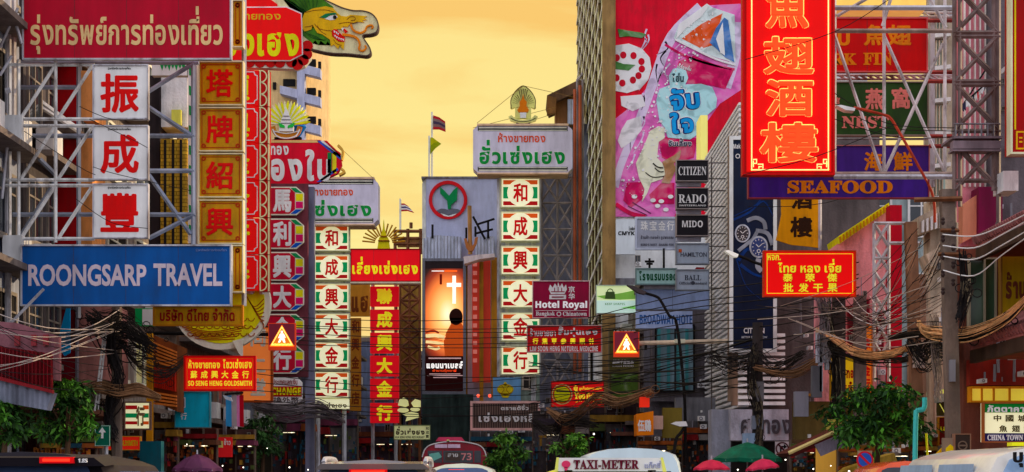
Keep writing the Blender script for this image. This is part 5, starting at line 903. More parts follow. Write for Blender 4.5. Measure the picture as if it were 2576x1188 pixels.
def crossing(label, x, y, w, d):
    t = T('crossing_sign', label, 'lit sign', P(x, y + w / 2, d)); t.d = d; h = w / 2
    t.part('housing', MB().pbox(x - h, y - h, x + h, y + h, d, .25), glow((196, 62, 40), .35)); t.lay('upper_band', mat((120, 46, 60)), 1).pbox(x - h + 2, y - h + 2, x + h - 2, y + h * .62).done()
    tr = lambda k: [(x, y - h * .86 * k), (x + h * .9 * k, y + h * .72 * k), (x - h * .9 * k, y + h * .72 * k)]
    t.lay('triangle_glow', glow((255, 120, 30), 1.2), 2).poly(tr(1)).done(); t.lay('triangle_rim', glow((255, 226, 110), 1.3), 3).poly(tr(.9)).done(); t.lay('triangle', glow((210, 106, 34), .8), 4).poly(tr(.74)).done()
    s = t.lay('walking_figure', glow((255, 246, 226), 1.4), 5); s.ell(x, y - h * .34, h * .09, h * .1, n=10); s.poly([(x - h * .14, y - h * .22), (x + h * .14, y - h * .22), (x + h * .3, y + h * .1), (x + h * .16, y + h * .04), (x + h * .26, y + h * .44), (x + h * .12, y + h * .44), (x, y + h * .18), (x - h * .14, y + h * .44), (x - h * .28, y + h * .44), (x - h * .12, y + h * .06), (x - h * .28, y + h * .12)]); s.done()
    s = t.lay('stripe', glow((255, 220, 90), 1.1), 6); [s.poly([(x + (-.62 + i * .27) * h, y + h * .66), (x + (-.56 + i * .245) * h, y + h * .5), (x + (-.46 + i * .245) * h, y + h * .5), (x + (-.48 + i * .27) * h, y + h * .66)]) for i in range(5)]; s.done()
    return t
t = crossing('lit pedestrian crossing triangle in front of the orange lit board on the left', 709, 847, 68, 54)
t.part('arm', MB().bar(370, 838, 676, 842, 54.3, .06, n=6), DARK)
t = crossing('lit pedestrian crossing triangle in front of the olive green panel sign', 1576, 866, 64, 59)
t = T('signal_gantry', 'grey mast arm with a bent end reaching to the right lit crossing triangle', 'mast arm', P(1962, HY + 1.5 * F / 59, 59)); z = [P(1608, 864, 59.2), P(1800, 859, 59.2), P(1900, 857, 59.2)]
p0 = P(1968, 1195, 59.2); p0.z = 0
t.part('arm', MB().tube(smooth(z + [P(1930, 864, 59.2), P(1954, 890, 59.2), P(1964, 930, 59.2)]), .075, 8), mat((176, 160, 140), .4, .25), sm=True); t.part('post', MB().tube([P(1964, 930, 59.2), p0], .12, 8), mat((96, 98, 104), .5, .3), sm=True); t.part('camera', MB().pbox(1698, 853, 1724, 863, 58.9, .3), mat((206, 186, 160)))
t.part('traffic_lamp', MB().pbox(1622, 868, 1628, 880, 59.1, .2), DARK)
def lamp(label, head, arm, d, m, ph, r=.05, name='street_lamp'):
    t = T(name, label, 'street lamp', P(arm[-1][0], arm[-1][1], d)); t.part('lamp_head', MB().poly(head, d - .15, .3), ph); t.part('arm', MB().tube(smooth([P(x, y, d) for x, y in arm]), r, 6), m, sm=True)
lamp('dark street lamp with a drooping flat head over the green handbag screen', [(1577, 717), (1592, 718), (1626, 734), (1622, 741), (1604, 736)], [(1620, 737), (1650, 746), (1662, 757), (1684, 795), (1703, 820), (1722, 1000), (1724, 1170)], 58, DARK, mat((60, 54, 56)))
lamp('pale flat lamp head on a black arm crossing the navy watch advert', [(1824, 631), (1832, 629), (1858, 640), (1856, 646), (1846, 646)], [(1856, 643), (1880, 652), (1906, 663), (1945, 672), (2060, 700)], 54, DARK, glow((226, 224, 206), .4))
lamp('white lamp head on a red arm bending down in front of the green board', [(2105, 265), (2116, 264), (2152, 272), (2150, 279), (2128, 277)], [(2148, 271), (2180, 278), (2226, 290), (2240, 298), (2256, 322), (2306, 410), (2346, 490), (2352, 560)], 40, mat((150, 58, 44), .55, .35), mat((226, 214, 210)), .032)
lamp('white curved lamp head low before the plain olive board', [(1688, 1066), (1700, 1061), (1726, 1060), (1730, 1072), (1712, 1073)], [(1726, 1068), (1712, 1090), (1700, 1110), (1690, 1192)], 50, DARK, mat((214, 214, 218)))
t = T('transformer_bracket', 'dark cross bracket with insulators at the top of the tall concrete pole', 'bracket', P(2390, 700, 35.3))
t.part('insulator', (lambda g: [g.lathe(P(2372 + (i % 2) * 26, 560 + i * 22, 35.2), [(.02, -.05), (.045, 0), (.03, .04), (.045, .07), (.02, .1)], 8) for i in range(9)] and g)(MB()), mat((50, 40, 38))); t.part('crossarm', MB().bar(2300, 503, 2420, 500, 35.3, .05).bar(2366, 580, 2412, 580, 35.3, .04).bar(2360, 640, 2420, 640, 35.3, .04), RUST)
single('ladder', MB().bars([(262, 832, 238, 1034), (268, 832, 246, 1030)] + [(262 - i * 2, 850 + i * 18, 268 - i * 2, 850 + i * 18) for i in range(10)], 44.5, .025), mat((196, 198, 206)), 'pale thin ladder leaning by the left cable pole', 'ladder')
t = T('wooden_shutters', 'brown and orange louvred wooden balcony right of the mustard post', 'balcony', P(410, 1040, 49)); t.d = 49
t.part('frame', MB().poly([(384, 842), (446, 868), (446, 1036), (386, 1010)], 49, 1.5), mat((96, 54, 30), .7, .3)); g = MB(); [g.poly([(386, 860 + i * 9), (444, 884 + i * 8), (444, 889 + i * 8), (386, 865 + i * 9)], 48.9, .2) for i in range(6)]; [g.poly([(386, 985 + i * 9), (444, 995 + i * 8), (444, 1000 + i * 8), (386, 990 + i * 9)], 48.9, .2) for i in range(4)]
t.part('slat', g, mat((172, 104, 56), .7, .35)); g = MB(); [g.pbox(388 + i * 5, 924 + i, 391 + i * 5, 975 + i, 48.85, .15) for i in range(11)]; t.part('baluster', g, mat((150, 44, 34)))
t = T('clothes_rack', 'row of blue, grey, pink and red cloth hangings below the red gold shop board', 'hangings', P(588, 1076, 51)); t.part('rail', MB().bar(565, 992, 612, 988, 51, .03), DARK)
for x, w, cc in ((568, 14, (56, 120, 164)), (582, 13, (140, 130, 134)), (594, 8, (196, 110, 150)), (600, 12, (150, 20, 40))): t.part('cloth', MB().poly([(x, 996), (x + w, 994), (x + w + 1, 1074), (x, 1072)], 51 + x * .0002, .06), mat(cc, .8, .25))
single('security_camera', MB().poly([(560, 994), (580, 1000), (584, 1010), (566, 1004)], 46, .15), LG, 'small white security camera under the red gold shop board', 'camera')
single('shop_wall', MB().pbox(366, 1080, 620, 1192, 55, .5), mat((70, 40, 34), .8, .4), 'dark reddish shop wall behind the purple umbrella', 'wall')
single('teal_shutter', MB().pbox(352, 1110, 405, 1192, 46, .4), mat((16, 66, 76), .6, .3), 'dark teal shop shutter right of the small red gold shop board', 'shutter')
# cables: single wires
def cable(label, pts, r=.014, m=WIRE, group='single overhead wires'):
    mb = MB().tube(smooth([P(*p) for p in pts], 5), r, 4); return single('cable', mb, m, label, 'cable', group)
BL = 'thin black overhead wire crossing the street between the gold shop columns'
for y, s_, y2 in ((800, 4, 796), (816, 6, 812), (822, 8, 830), (838, 8, 824), (852, 7, 860), (866, 5, 858), (930, 10, 914), (948, 12, 930), (966, 10, 962), (984, 14, 990), (1008, 10, 1000), (1020, 12, 1040), (1034, 10, 1016)):
    cable(BL, [(640, y - random.uniform(0, 8), 54), (960, y + s_ * random.uniform(.8, 2.2), 60), (1250, y + s_ * random.uniform(.6, 2.4), 64), (1560, y2, 60)], .0125, group='wires between the gold shop columns')
BR = 'thin black overhead wire sweeping down leftwards from the red lit board to the medicine board'
for y, y2, s_ in ((830, 700, 16), (842, 722, 20), (800, 660, 10), (812, 690, 14), (858, 742, 24), (872, 772, 20), (900, 800, 26)):
    cable(BR, [(1480, y, 62), (1720, (y * .55 + y2 * .45) + s_ * .4, 56), (1960, (y * .25 + y2 * .75) + s_, 51), (2160, y2, 48)], .015, group='wires sweeping across the middle of the street')
for y, y2 in ((958, 940), (936, 890), (905, 850), (985, 910)):
    cable('thin black wire sagging between the medicine board and the blackened pole', [(1400, y, 62), (1600, y + 2, 58), (1760, (y + y2) / 2 + 14, 54), (1906, y2, 52)], .02, group='wires at the blackened pole')
for y, y2, s_ in ((590, 545, 4), (618, 560, 6), (645, 585, 8), (680, 596, 14)):
    cable('bright white wire running from the tall concrete pole to the right edge', [(2372, y, 35.2), (2450, y + s_, 34), (2520, (y + y2) / 2 + s_ * .3, 33), (2620, y2 - 26, 31)], .012, WIREW, 'white wires at the tall concrete pole')
for i in range(6):
    cable('pale wire sagging below the red lit board to the leaning pole', [(2078 + i * 22, 745, 47), (2140 + i * 14, 806 - i * 6, 45.5), (2230, 830 - i * 12, 44), (2310, 770 - i * 14, 42.5), (2380, 610 - i * 6, 36)], .011, mat((170, 164, 160)) if i % 2 else WIRE, 'wires below the red lit board')
for i in range(9):
    cable('thin dark wire passing in front of the left truss and blue signboard', [(-20, 806 + i * 7, 38), (140, 838 + i * 4, 41), (230, 820 + i * 3, 43), (300, 780 + i * 9, 44.6)], .012, WIRE if i % 3 else mat((150, 140, 136)), 'wires running to the left cable pole')
for a in (((1200, 310, 85), (1316, 216, 85.6)), ((1190, 322, 85), (1398, 270, 99)), ((1316, 216, 85.6), (1450, 246, 99)), ((856, 372, 62.5), (940, 450, 79)), ((1350, 300, 85.6), (1398, 285, 99))): cable('hair thin guy wire against the sky beside a rooftop emblem', list(a), .012, mat((130, 100, 60)), 'guy wires of the rooftop emblems')
for a in (((225, 300, 41.5), (330, 350, 41.5), (371, 372, 41.5)), ((200, 268, 41.5), (280, 300, 41.5), (360, 300, 41.5)), ((234, 420, 41.5), (300, 440, 41.5), (480, 480, 43)), ((60, 330, 41.5), (200, 420, 41.5), (240, 440, 41.5)), ((190, 500, 41.4), (280, 560, 41.4), (372, 575, 41.5))): cable('hair thin loose wire hanging across the white character boxes', list(a), .008, WIRE, 'loose wires on the white character boxes')
for a in (((1875, 150, 40.5), (2100, 80, 40.5), (2250, -10, 41)), ((2100, 262, 41), (2220, 320, 41), (2400, 330, 38)), ((2100, 300, 41), (2250, 345, 40), (2400, 345, 38)), ((2100, 235, 41), (2230, 310, 40), (2400, 322, 38)), ((1870, 440, 40.5), (2050, 395, 40.4), (2260, 310, 41.3)), ((1880, 520, 50), (2080, 510, 49), (2330, 420, 44))): cable('thin dark wire crossing the neon board and scaffold boards', list(a), .009, WIRE, 'wires on the scaffold boards')
for i in range(34):
    x0, y0 = random.uniform(1890, 2180), random.uniform(765, 900); x1, y1 = random.uniform(2290, 2420), random.uniform(570, 870); s_ = random.uniform(10, 46)
    cable('thin sagging wire in the cable clutter between the right hand poles', [(x0, y0, 47), ((x0 + x1) / 2, (y0 + y1) / 2 + s_, 44), (x1, y1, 37.5)], random.uniform(.006, .011), random.choice((WIRE, WIRE, mat((150, 138, 128)), mat((96, 84, 76)))), 'sagging wires between the right hand poles')
for i in range(14):
    y0 = random.uniform(770, 960); y1 = random.uniform(800, 1000)
    cable('thin dark wire strung before the dark red corrugated balcony on the left', [(-30, y0, 36), (120, (y0 + y1) / 2 + random.uniform(5, 25), 36.2), (295, y1, 44.7)], random.uniform(.006, .010), random.choice((WIRE, mat((140, 130, 124)))), 'wires before the left balcony')
for i in range(16):
    y0 = random.uniform(895, 1030); y1 = random.uniform(850, 980)
    cable('thin dark wire in the middle distance below the medicine board', [(1330, y0, 65), (1560, (y0 + y1) / 2 + random.uniform(8, 30), 60), (1890, y1, 52.5)], random.uniform(.009, .015), WIRE, 'middle distance wires below the medicine board')
# cable tangles nobody could count
def tangle(label, pts, n, spread, r=.016, m=WIRE, loops=0, jit=.5):
    mb = MB()
    for i in range(int(n * 1.5)):
        oy = random.gauss(0, .62) * spread; od = random.uniform(-.6, .6); k = len(pts) - 1
        L = [P(x + random.uniform(-.4, .4) * spread, y + oy * (.35 + .65 * math.sin(3.14 * j / k)) + random.uniform(-jit, jit) * spread * .6, d + od) for j, (x, y, d) in enumerate(pts)]
        mb.tube(smooth(L, 5), r * random.uniform(.35, 1.0), 4)
    for i in range(loops):
        x, y, d = random.choice(pts); a = random.uniform(5, 13); x += random.uniform(-1, 1) * spread; y += random.uniform(-1, 1) * spread
        mb.tube([P(x + a * math.cos(t * .7), y + a * .9 * math.sin(t * .7), d - .2 + t * .03) for t in range(10)], r * .8, 4)
    return single('cable_tangle', mb, m, label, 'cables', None, 'stuff')
BRN = mat((112, 84, 62), .7, .5); TAN_ = mat((176, 136, 98), .6, .5); BLK = mat((26, 23, 24), .6, .4)
tangle('thick tan bundle of cables sagging from the right edge to the leaning pole', [(2620, 705, 31), (2540, 790, 33), (2450, 832, 35), (2390, 838, 36.5), (2330, 832, 39), (2310, 810, 41)], 26, 12, .018, TAN_)
tangle('dark cables mixed into the tan bundle at the tall concrete pole', [(2620, 715, 31.2), (2540, 800, 33.2), (2450, 845, 35.2), (2390, 850, 36.7), (2310, 840, 41.2), (2240, 850, 43)], 18, 14, .018, BLK, 6)
tangle('pale cable bundle sagging from the leaning pole to the dusk grey pole', [(2320, 820, 42), (2280, 875, 43.5), (2220, 893, 45), (2150, 885, 47), (2095, 850, 48), (2055, 830, 49)], 20, 10, .017, TAN_)
tangle('dark loose cables below the pale bundle over the kerb tree', [(2330, 860, 41), (2290, 900, 42.5), (2230, 905, 45), (2160, 900, 47), (2060, 870, 49)], 16, 16, .014, BLK, 4)
tangle('messy dark cables hanging around the leaning concrete pole', [(2290, 860, 41), (2320, 900, 41), (2350, 870, 40), (2400, 900, 36)], 30, 34, .012, BLK, 14)
tangle('thin vertical drop wires between the leaning pole and the tall pole', [(2350, 800, 39), (2352, 880, 39), (2360, 950, 39), (2358, 1000, 39)], 26, 30, .013, mat((120, 106, 100), .6, .6))
tangle('loops of black cable wound round the tall concrete pole', [(2420, 640, 35), (2425, 740, 35), (2410, 800, 35), (2440, 720, 35)], 16, 22, .014, BLK, 16)
tangle('black cables massed at the head of the blackened pole', [(1790, 900, 53), (1850, 915, 52.3), (1905, 905, 52), (1950, 930, 51.5), (2020, 890, 50)], 18, 26, .014, BLK, 14)
tangle('brown cables draped from the blackened pole to the louvred building', [(1895, 925, 51.7), (1990, 940, 51), (2060, 905, 50), (2120, 860, 49)], 14, 9, .018, BRN)
tangle('hanging dark wires down the blackened pole', [(1900, 880, 51.8), (1890, 960, 51.8), (1910, 1040, 51.8), (1905, 1120, 51.8)], 30, 26, .015, BLK, 6)
tangle('dark wires hanging beside the cabinets of the dusk grey pole', [(2076, 760, 48.6), (2090, 860, 48.6), (2104, 960, 48.6), (2096, 1080, 48.6)], 34, 30, .016, BLK, 6)
tangle('grey wires hanging under the red lit board', [(2060, 745, 48), (2075, 800, 48), (2066, 860, 48), (2080, 905, 48)], 26, 34, .012, mat((110, 108, 112), .6, .6), 3)
tangle('great black knot of cables on the left cable pole below the blue signboard', [(230, 800, 44.7), (265, 830, 44.7), (300, 830, 44.7), (340, 850, 44.7), (380, 880, 44.7)], 46, 42, .016, BLK, 26)
tangle('brown and black cable shelf halfway down the left cable pole', [(205, 985, 44.6), (250, 975, 44.6), (300, 985, 44.6), (350, 980, 44.6), (400, 1000, 45)], 40, 14, .02, BRN, 8)
tangle('black wires dropping down the left cable pole', [(290, 800, 44.6), (280, 880, 44.6), (300, 960, 44.6), (272, 1040, 44.6), (290, 1100, 44.6)], 40, 30, .015, BLK, 8)
tangle('thin wires from the left cable pole to the wooden balcony', [(300, 850, 44.8), (350, 920, 46), (420, 940, 48), (470, 900, 50)], 20, 26, .012, BLK, 4)
tangle('dusky wire clutter over the street below the left striped column', [(640, 1020, 58), (720, 1040, 60), (800, 1030, 62), (860, 1060, 64)], 26, 22, .02, mat((90, 84, 88), .7, .4), 4)
tangle('brown cable clutter below the round badge board', [(1380, 1030, 63), (1430, 1052, 62), (1500, 1000, 60), (1560, 1010, 58), (1640, 985, 56)], 24, 16, .018, BRN, 4)
tangle('tangled wires above the kerb trees in the middle of the street', [(1340, 1060, 64), (1390, 1090, 63), (1420, 1060, 62), (1500, 1070, 60)], 22, 20, .014, BLK, 4)
# ------------------------------------------------------------------ trees and umbrellas
def tree(label, x, y, rx, ry, d, n, leafs=.19, cols=((46, 74, 30), (66, 100, 40), (34, 56, 28)), trunk=True):
    c = P(x, y, d); t = T('street_tree', label, 'tree', (c.x, d, .13)); k = d / F; n = int(n * .85)
    if trunk:
        g = MB().tube(smooth([Vector((c.x + .1, d, .12)), Vector((c.x, d, c.z * .5)), c + Vector((.05, 0, -.2))]), .10, 7, .05)
        for i in range(12): a = random.uniform(0, 6.28); g.tube([c + Vector((0, 0, -ry * k * .6)), c + Vector((math.cos(a) * rx * k * .7, math.sin(a) * rx * k * .6, random.uniform(-.2, .6) * ry * k))], .035, 5, .012)
        t.part('trunk', g, mat((70, 54, 42), .9, .3))
    cl = []
    for i in range(max(12, n // 60)):
        a = random.uniform(0, 6.283); z = random.uniform(-1, 1); r = random.uniform(.3, 1.02)
        cl.append(c + Vector((math.cos(a) * rx * r * math.sqrt(1 - z * z * .7), math.sin(a) * rx * r * .85, z * ry * .8)) * k if False else c + Vector((math.cos(a) * rx * r * math.sqrt(1 - z * z * .7) * k, math.sin(a) * rx * r * .85 * k, z * ry * .8 * k)))
    mbs = [MB(), MB(), MB()]
    for i in range(n):
        b = random.choice(cl); s = min(rx, ry) * k * .17
        p = b + Vector((random.gauss(0, s), random.gauss(0, s), random.gauss(0, s * .7)))
        u = Vector((random.gauss(0, 1), random.gauss(0, 1), random.gauss(-.5, .5))).normalized(); w = u.cross(Vector((random.gauss(0, .4), random.gauss(0, .4), 1))).normalized(); l = leafs * random.uniform(.6, 1.25)
        m = p + u * l * .5; dn = Vector((0, 0, -l * .12))
        mbs[hash(b.x) % 3 if random.random() < .6 else random.randrange(3)].add([p, m + w * l * .2, p + u * l + dn, m - w * l * .2], [(0, 1, 2), (0, 2, 3)])
    o = None
    for mb, cc in zip(mbs, cols):
        if not mb.v: continue
        mm = mat(cc, .5, .35, k=.34); o = t.part('crown' if o is None else 'leaf_clump', mb, mm, o)
tree('leafy dark green kerb tree in the right foreground beside the turquoise pipe', 2206, 1046, 128, 86, 41, 4600, .20, ((40, 70, 28), (58, 100, 36), (28, 50, 26)))
tree('dense green tree beside the left green road sign', 168, 1040, 80, 82, 40, 2600, .2, ((34, 60, 26), (58, 96, 36), (26, 44, 22)))
tree('green tree cut off by the left edge of the picture', 8, 1060, 52, 66, 37, 1500, .2, ((34, 60, 26), (54, 90, 34), (26, 44, 22)))
tree('bushy round tree right of the red bus', 1275, 1136, 52, 48, 58, 1800, .2)
tree('small bright green tree behind the white van', 1428, 1120, 46, 34, 56, 1400, .18, ((58, 92, 36), (74, 112, 42), (42, 70, 32)))
tree('dim green tree right of the purple umbrella', 660, 1104, 54, 70, 57, 1900, .2, ((34, 58, 30), (44, 74, 36), (28, 46, 26)))
tree('small shrub of leaves on the balcony under the blue flag', 166, 972, 34, 22, 38.5, 700, .14, ((50, 84, 30), (66, 104, 36), (38, 62, 26)), False)
def umbrella(label, x, y, w, h, d, m, tilt=0):
    c = P(x, y, d); k = d / F; r = w * k / 2; hh = h * k; t = T('market_umbrella', label, 'umbrella', (c.x, d, .0)); n = 8; vs = [c]; f = []
    for j, (rr, zz) in enumerate(((.5, .3), (1, .82), (1.0, 1.0))):
        for i in range(n * 2):
            a = 6.2832 * i / (n * 2); q_ = rr * r * (1 if i % 2 == 0 else .955); vs.append(c + Vector((math.cos(a) * q_, math.sin(a) * q_, -hh * zz + (0 if i % 2 == 0 else .03) + tilt * math.cos(a) * rr)))
    N2 = n * 2
    f += [(0, 1 + i, 1 + (i + 1) % N2) for i in range(N2)]
    for j in range(2): f += [(1 + j * N2 + i, 1 + (j + 1) * N2 + i, 1 + (j + 1) * N2 + (i + 1) % N2, 1 + j * N2 + (i + 1) % N2) for i in range(N2)]
    t.part('canopy', MB().add(vs, f), m); t.part('pole', MB().tube([(c.x, d, 0), c + Vector((0, 0, .1))], .02, 6), STEEL)
    g = MB(); [g.tube([c - Vector((0, 0, hh * .9)), vs[1 + N2 + i] - Vector((0, 0, .04))], .012, 4) for i in range(0, N2, 2)]; t.part('rib', g, STEEL)
umbrella('big dark green umbrella with a paler crown beside the no right turn sign', 1880, 1112, 175, 52, 50, mat((10, 84, 62), .6, .35))
umbrella('pink red umbrella, left of the two under the big green umbrella', 1790, 1156, 92, 28, 46, mat((176, 52, 72), .6, .2))
umbrella('pink red umbrella, right of the two under the big green umbrella', 1918, 1154, 84, 28, 47, mat((190, 56, 80), .6, .2), .05)
umbrella('dusky purple umbrella among the shops on the left', 496, 1142, 128, 46, 44, mat((84, 48, 72), .6, .25))
t = T('cloth_awning', 'long dark red sloping awning with a grey cloth hem under the kerb tree', 'awning', P(2060, 1150, 42)); t.d = 42
t.part('sheet', MB().poly([(1985, 1140), (2176, 1050), (2182, 1066), (2000, 1148)], 42, 2.2), mat((70, 26, 24), .7, .3)); t.part('pole', MB().bar(1984, 1140, 2180, 1050, 41.8, .05, n=6), mat((190, 160, 110))); t.part('hem', MB().poly([(2050, 1120), (2178, 1066), (2172, 1090), (2130, 1120), (2066, 1148)], 41.9, .08), mat((112, 106, 120), .8, .3))
single('cloth_awning', MB().poly([(2080, 1055), (2158, 1056), (2150, 1100), (2080, 1104)], 45, .1), mat((150, 138, 70), .8, .3), 'pale olive cloth screen behind the dark red sloping awning', 'awning')
single('stall_roof', MB().poly([(2140, 1176), (2250, 1140), (2270, 1192), (2120, 1192)], 44, 1), mat((150, 126, 60), .7, .3), 'ochre stall roof behind the round no parking sign', 'stall')
# street level shopfronts, and the pipes, boxes and units that crowd the walls
GC_ = [mat(c_, .7, .45) for c_ in ((112, 30, 32), (124, 96, 44), (118, 114, 110), (34, 66, 82), (66, 76, 40), (88, 54, 38), (48, 42, 50), (122, 66, 36), (90, 44, 62))]
def crowd(t, x0, y0, x1, y1, d, n):
    pm = MB(); bxs = {}
    for i in range(n):
        x = random.uniform(x0, x1); y = random.uniform(y0, y1); r = random.random()
        if r < .35: pm.bar(x, y, x + random.uniform(-1, 1), min(y1, y + random.uniform(30, 130)), d - .06, random.uniform(.012, .04), n=5)
        elif r < .55: w = random.uniform(7, 13); o = t.part('air_conditioner', MB().pbox(x, y, x + w * 1.35, y + w, d - .45, .4), ACB); t.part('fan_grille', MB().ring(x + w * .5, y + w * .5, w * .2, w * .38, d - .46, .03, 14), GREY, o)
        elif r < .75: w = random.uniform(8, 16); h = w * random.uniform(1.1, 1.7); o = t.part('window', MB().frame(x, y, x + w, y + h, 1.4, d - .05, .1).pbox(x + w * .46, y + 1.4, x + w * .54, y + h - 1.4, d - .04, .05), FRM); t.part('pane', MB().pbox(x + 1.4, y + 1.4, x + w - 1.4, y + h - 1.4, d - .01, .03), random.choice((GLASS, DARK)), o)
        elif r < .88: w = random.uniform(3, 8); t.part('meter_box', MB().pbox(x, y, x + w, y + w * 1.4, d - .18, .16), random.choice((GREY, ACB, STEEL)))
        else: w = random.uniform(12, 26); t.part('canopy', MB().poly([(x, y), (x + w, y), (x + w + 2, y + 6), (x - 2, y + 6)], d - .5, .5), random.choice(GC_))
    if pm.v: t.part('pipe', pm, GREY)
def shopfront(label, x0, y0, x1, y1, d, wl, lit=0, goods=1):
    t = T('shopfront', label, 'shop', P((x0 + x1) / 2, HY + 1.5 * F / d, d)); w = x1 - x0; h = y1 - y0
    t.part('wall', MB().pbox(x0, y0, x1, y1, d, .4), mat(wl, .8, .45)); n = max(2, int(w / 34))
    t.part('post', (lambda g: [g.pbox(x0 + w * i / n - 1.6, y0, x0 + w * i / n + 1.6, y1, d - .22, .2) for i in range(n + 1)] and g)(MB()), mat((86, 74, 66), .7, .4))
    hb = MB(); hb.pbox(x0, y0 + h * .12, x1, y0 + h * .22, d - .3, .1); t.part('header_board', hb, random.choice(GC_))
    for i in range(n):
        a = x0 + w * i / n + 2; b_ = x0 + w * (i + 1) / n - 2
        if random.random() < .6: t.part('awning', MB().poly([(a, y0 + h * .25), (b_, y0 + h * .25), (b_ + 2, y0 + h * .36), (a - 2, y0 + h * .36)], d - .9, .85), random.choice(GC_))
        else: t.part('shutter', (lambda g: [g.pbox(a, y0 + h * .26 + j * 3.2, b_, y0 + h * .26 + j * 3.2 + 2.4, d - .05, .04) for j in range(int(h * .4 / 3.2))] and g)(MB()), mat((96, 92, 92), .6, .4))
    gs = [MB() for _ in range(5)]
    for j in range(5):
        x = x0 + 2
        while x < x1 - 5:
            y = y0 + h * (.42 + .115 * j + random.uniform(-.03, .04)); g_ = random.uniform(1.6, 8); hh = random.uniform(2, h * .12)
            if random.random() < .5: random.choice(gs).pbox(x, y - hh, min(x + g_, x1 - 1), y, d - .5 - random.random() * .3, .25)
            x += g_ + random.uniform(.3, 3)
    for g in gs:
        if g.v and goods: t.part('goods', g, random.choice(GC_))
    for i in range(max(1, int(w / 26))):
        if lit: x = random.uniform(x0, x1 - 14); t.part('tube_lamp', MB().pbox(x, y0 + h * .38, x + random.uniform(6, 14), y0 + h * .38 + 1.2, d - .8, .05), glow((255, 236, 190), 1.6))
    crowd(t, x0, y0 - h * .25, x1 - 8, y0 + h * .2, d - .05, max(3, int(w / 16)))
    return t
for a in (('dark brick red shopfront behind the left green road sign', 100, 1090, 240, 1192, 43.6, (52, 26, 24), 0), ('shopfront strip between the left cable pole and the teal shutter', 292, 1082, 352, 1192, 48.5, (58, 40, 34), 1), ('brown shopfront under the orange louvred balcony', 384, 1044, 446, 1192, 50.6, (62, 42, 34), 0),
          ('busy lit shopfront under the cyan board', 440, 1078, 545, 1192, 51.8, (70, 34, 30), 1), ('shopfront with red goods right of the purple umbrella', 545, 1080, 640, 1192, 53.5, (64, 44, 42), 1), ('shadowed shopfront under the money exchange sign', 684, 1024, 792, 1192, 66.5, (62, 56, 62), 1),
          ('dusky shopfront at the foot of the left striped column', 792, 1036, 900, 1192, 85, (66, 62, 76), 1), ('dusky shopfront at the foot of the column of red panels', 896, 1072, 1062, 1192, 104, (70, 60, 72), 1), ('shopfront behind the round bushy tree', 1184, 1086, 1340, 1192, 79, (66, 62, 62), 0), ('shopfront below the red board with a round yellow badge', 1340, 1034, 1482, 1192, 67.5, (62, 56, 56), 1),
          ('alley shopfront behind the white van', 1482, 1024, 1604, 1192, 71, (52, 40, 42), 1), ('food alley shopfront beside the small curved white lamp', 1604, 1098, 1716, 1192, 60.5, (72, 52, 42), 1), ('grey shopfront left of the louvred building corner', 1716, 1060, 1800, 1192, 61, (80, 78, 80), 0), ('stall front right of the no right turn sign', 1990, 1106, 2110, 1192, 50.4, (76, 58, 40), 1),
          ('amber stall front below the kerb tree', 2110, 1120, 2300, 1192, 46, (120, 88, 40), 1), ('stall front beside the turquoise pipe', 2296, 1100, 2366, 1192, 41.5, (84, 50, 34), 1), ('stall front below the dark red gold shop fascia', 2366, 1122, 2480, 1192, 40.6, (92, 58, 36), 1)): shopfront(*a)
crowd(THINGS['louvred_building'], 1975, 640, 2110, 1010, 57.8, 20); crowd(THINGS['pink_house'], 2090, 650, 2230, 1000, 53.9, 26); crowd(THINGS['moulded_house'], 2346, 560, 2412, 1000, 47.6, 28); crowd(THINGS['rose_house'], 2424, 620, 2520, 980, 43, 14); crowd(THINGS['rose_house'], 2496, 0, 2560, 560, 42.5, 9)
crowd(THINGS['curtained_bay'], 1752, 740, 1870, 1000, 68.9, 16); crowd(THINGS['restaurant_front'], 2440, 830, 2576, 960, 37.3, 10); crowd(THINGS['bank_block'], 1190, 1000, 1256, 1150, 112.5, 5); crowd(THINGS['glass_tower'], 1560, 640, 1780, 735, 79.6, 12)
# small bright bulbs of the market
for i, (x, y, d, s) in enumerate(((1976, 1157, 44, 5), (1856, 1182, 43, 5), (2136, 1186, 41, 7), (1702, 1170, 43, 4), (2046, 1180, 43, 5), (470, 1118, 50, 3.5), (672, 1128, 54, 3), (1494, 1092, 57, 6), (612, 1176, 50, 4), (560, 1172, 50, 4), (520, 1172, 50, 3), (2090, 1172, 43, 4), (2235, 1168, 40, 3), (728, 1176, 56, 5), (775, 1182, 60, 4), (1500, 1160, 55, 3))):
    k = d / F * s * .36; single('bulb', MB().lathe(P(x, y, d), [(k * .3, -k), (k * .85, -k * .6), (k, 0), (k * .8, k * .6), (k * .3, k)], 10), BULB, 'small bare white bulb glowing low among the market stalls', 'bulb', 'bare bulbs of the market', sm=True)
for n_, (x, y, d) in enumerate(((803, 1072, 100), (822, 1073, 100), (1203, 996, 74), (1232, 996, 74))):
    k = 4 * d / F; single('lamp', MB().lathe(P(x, y, d), [(k * .4, -k), (k, -k * .3), (k, k * .3), (k * .4, k)], 10), glow((255, 84, 60), 2.2), 'red lamp of the pair far left below the striped column' if n_ < 2 else 'red lamp of the pair above the dark slatted board', 'lamp', 'far red lamp pair on the left' if n_ < 2 else 'red lamp pair on the slatted board')
t = T('warning_lamp', 'tiny far lit warning triangle hanging over the road', 'lit sign', P(877, 1115, 100)); t.d = 100; t.part('triangle', MB().poly([(877, 1094), (888, 1114), (866, 1114)], 100, .1), glow((255, 150, 70), 1.6)); t.lay('core', glow((255, 240, 200), 1.8), 2).poly([(877, 1099), (884, 1112), (870, 1112)]).done(); t.part('arm', MB().bar(790, 1108, 866, 1110, 100.2, .06), GREY)
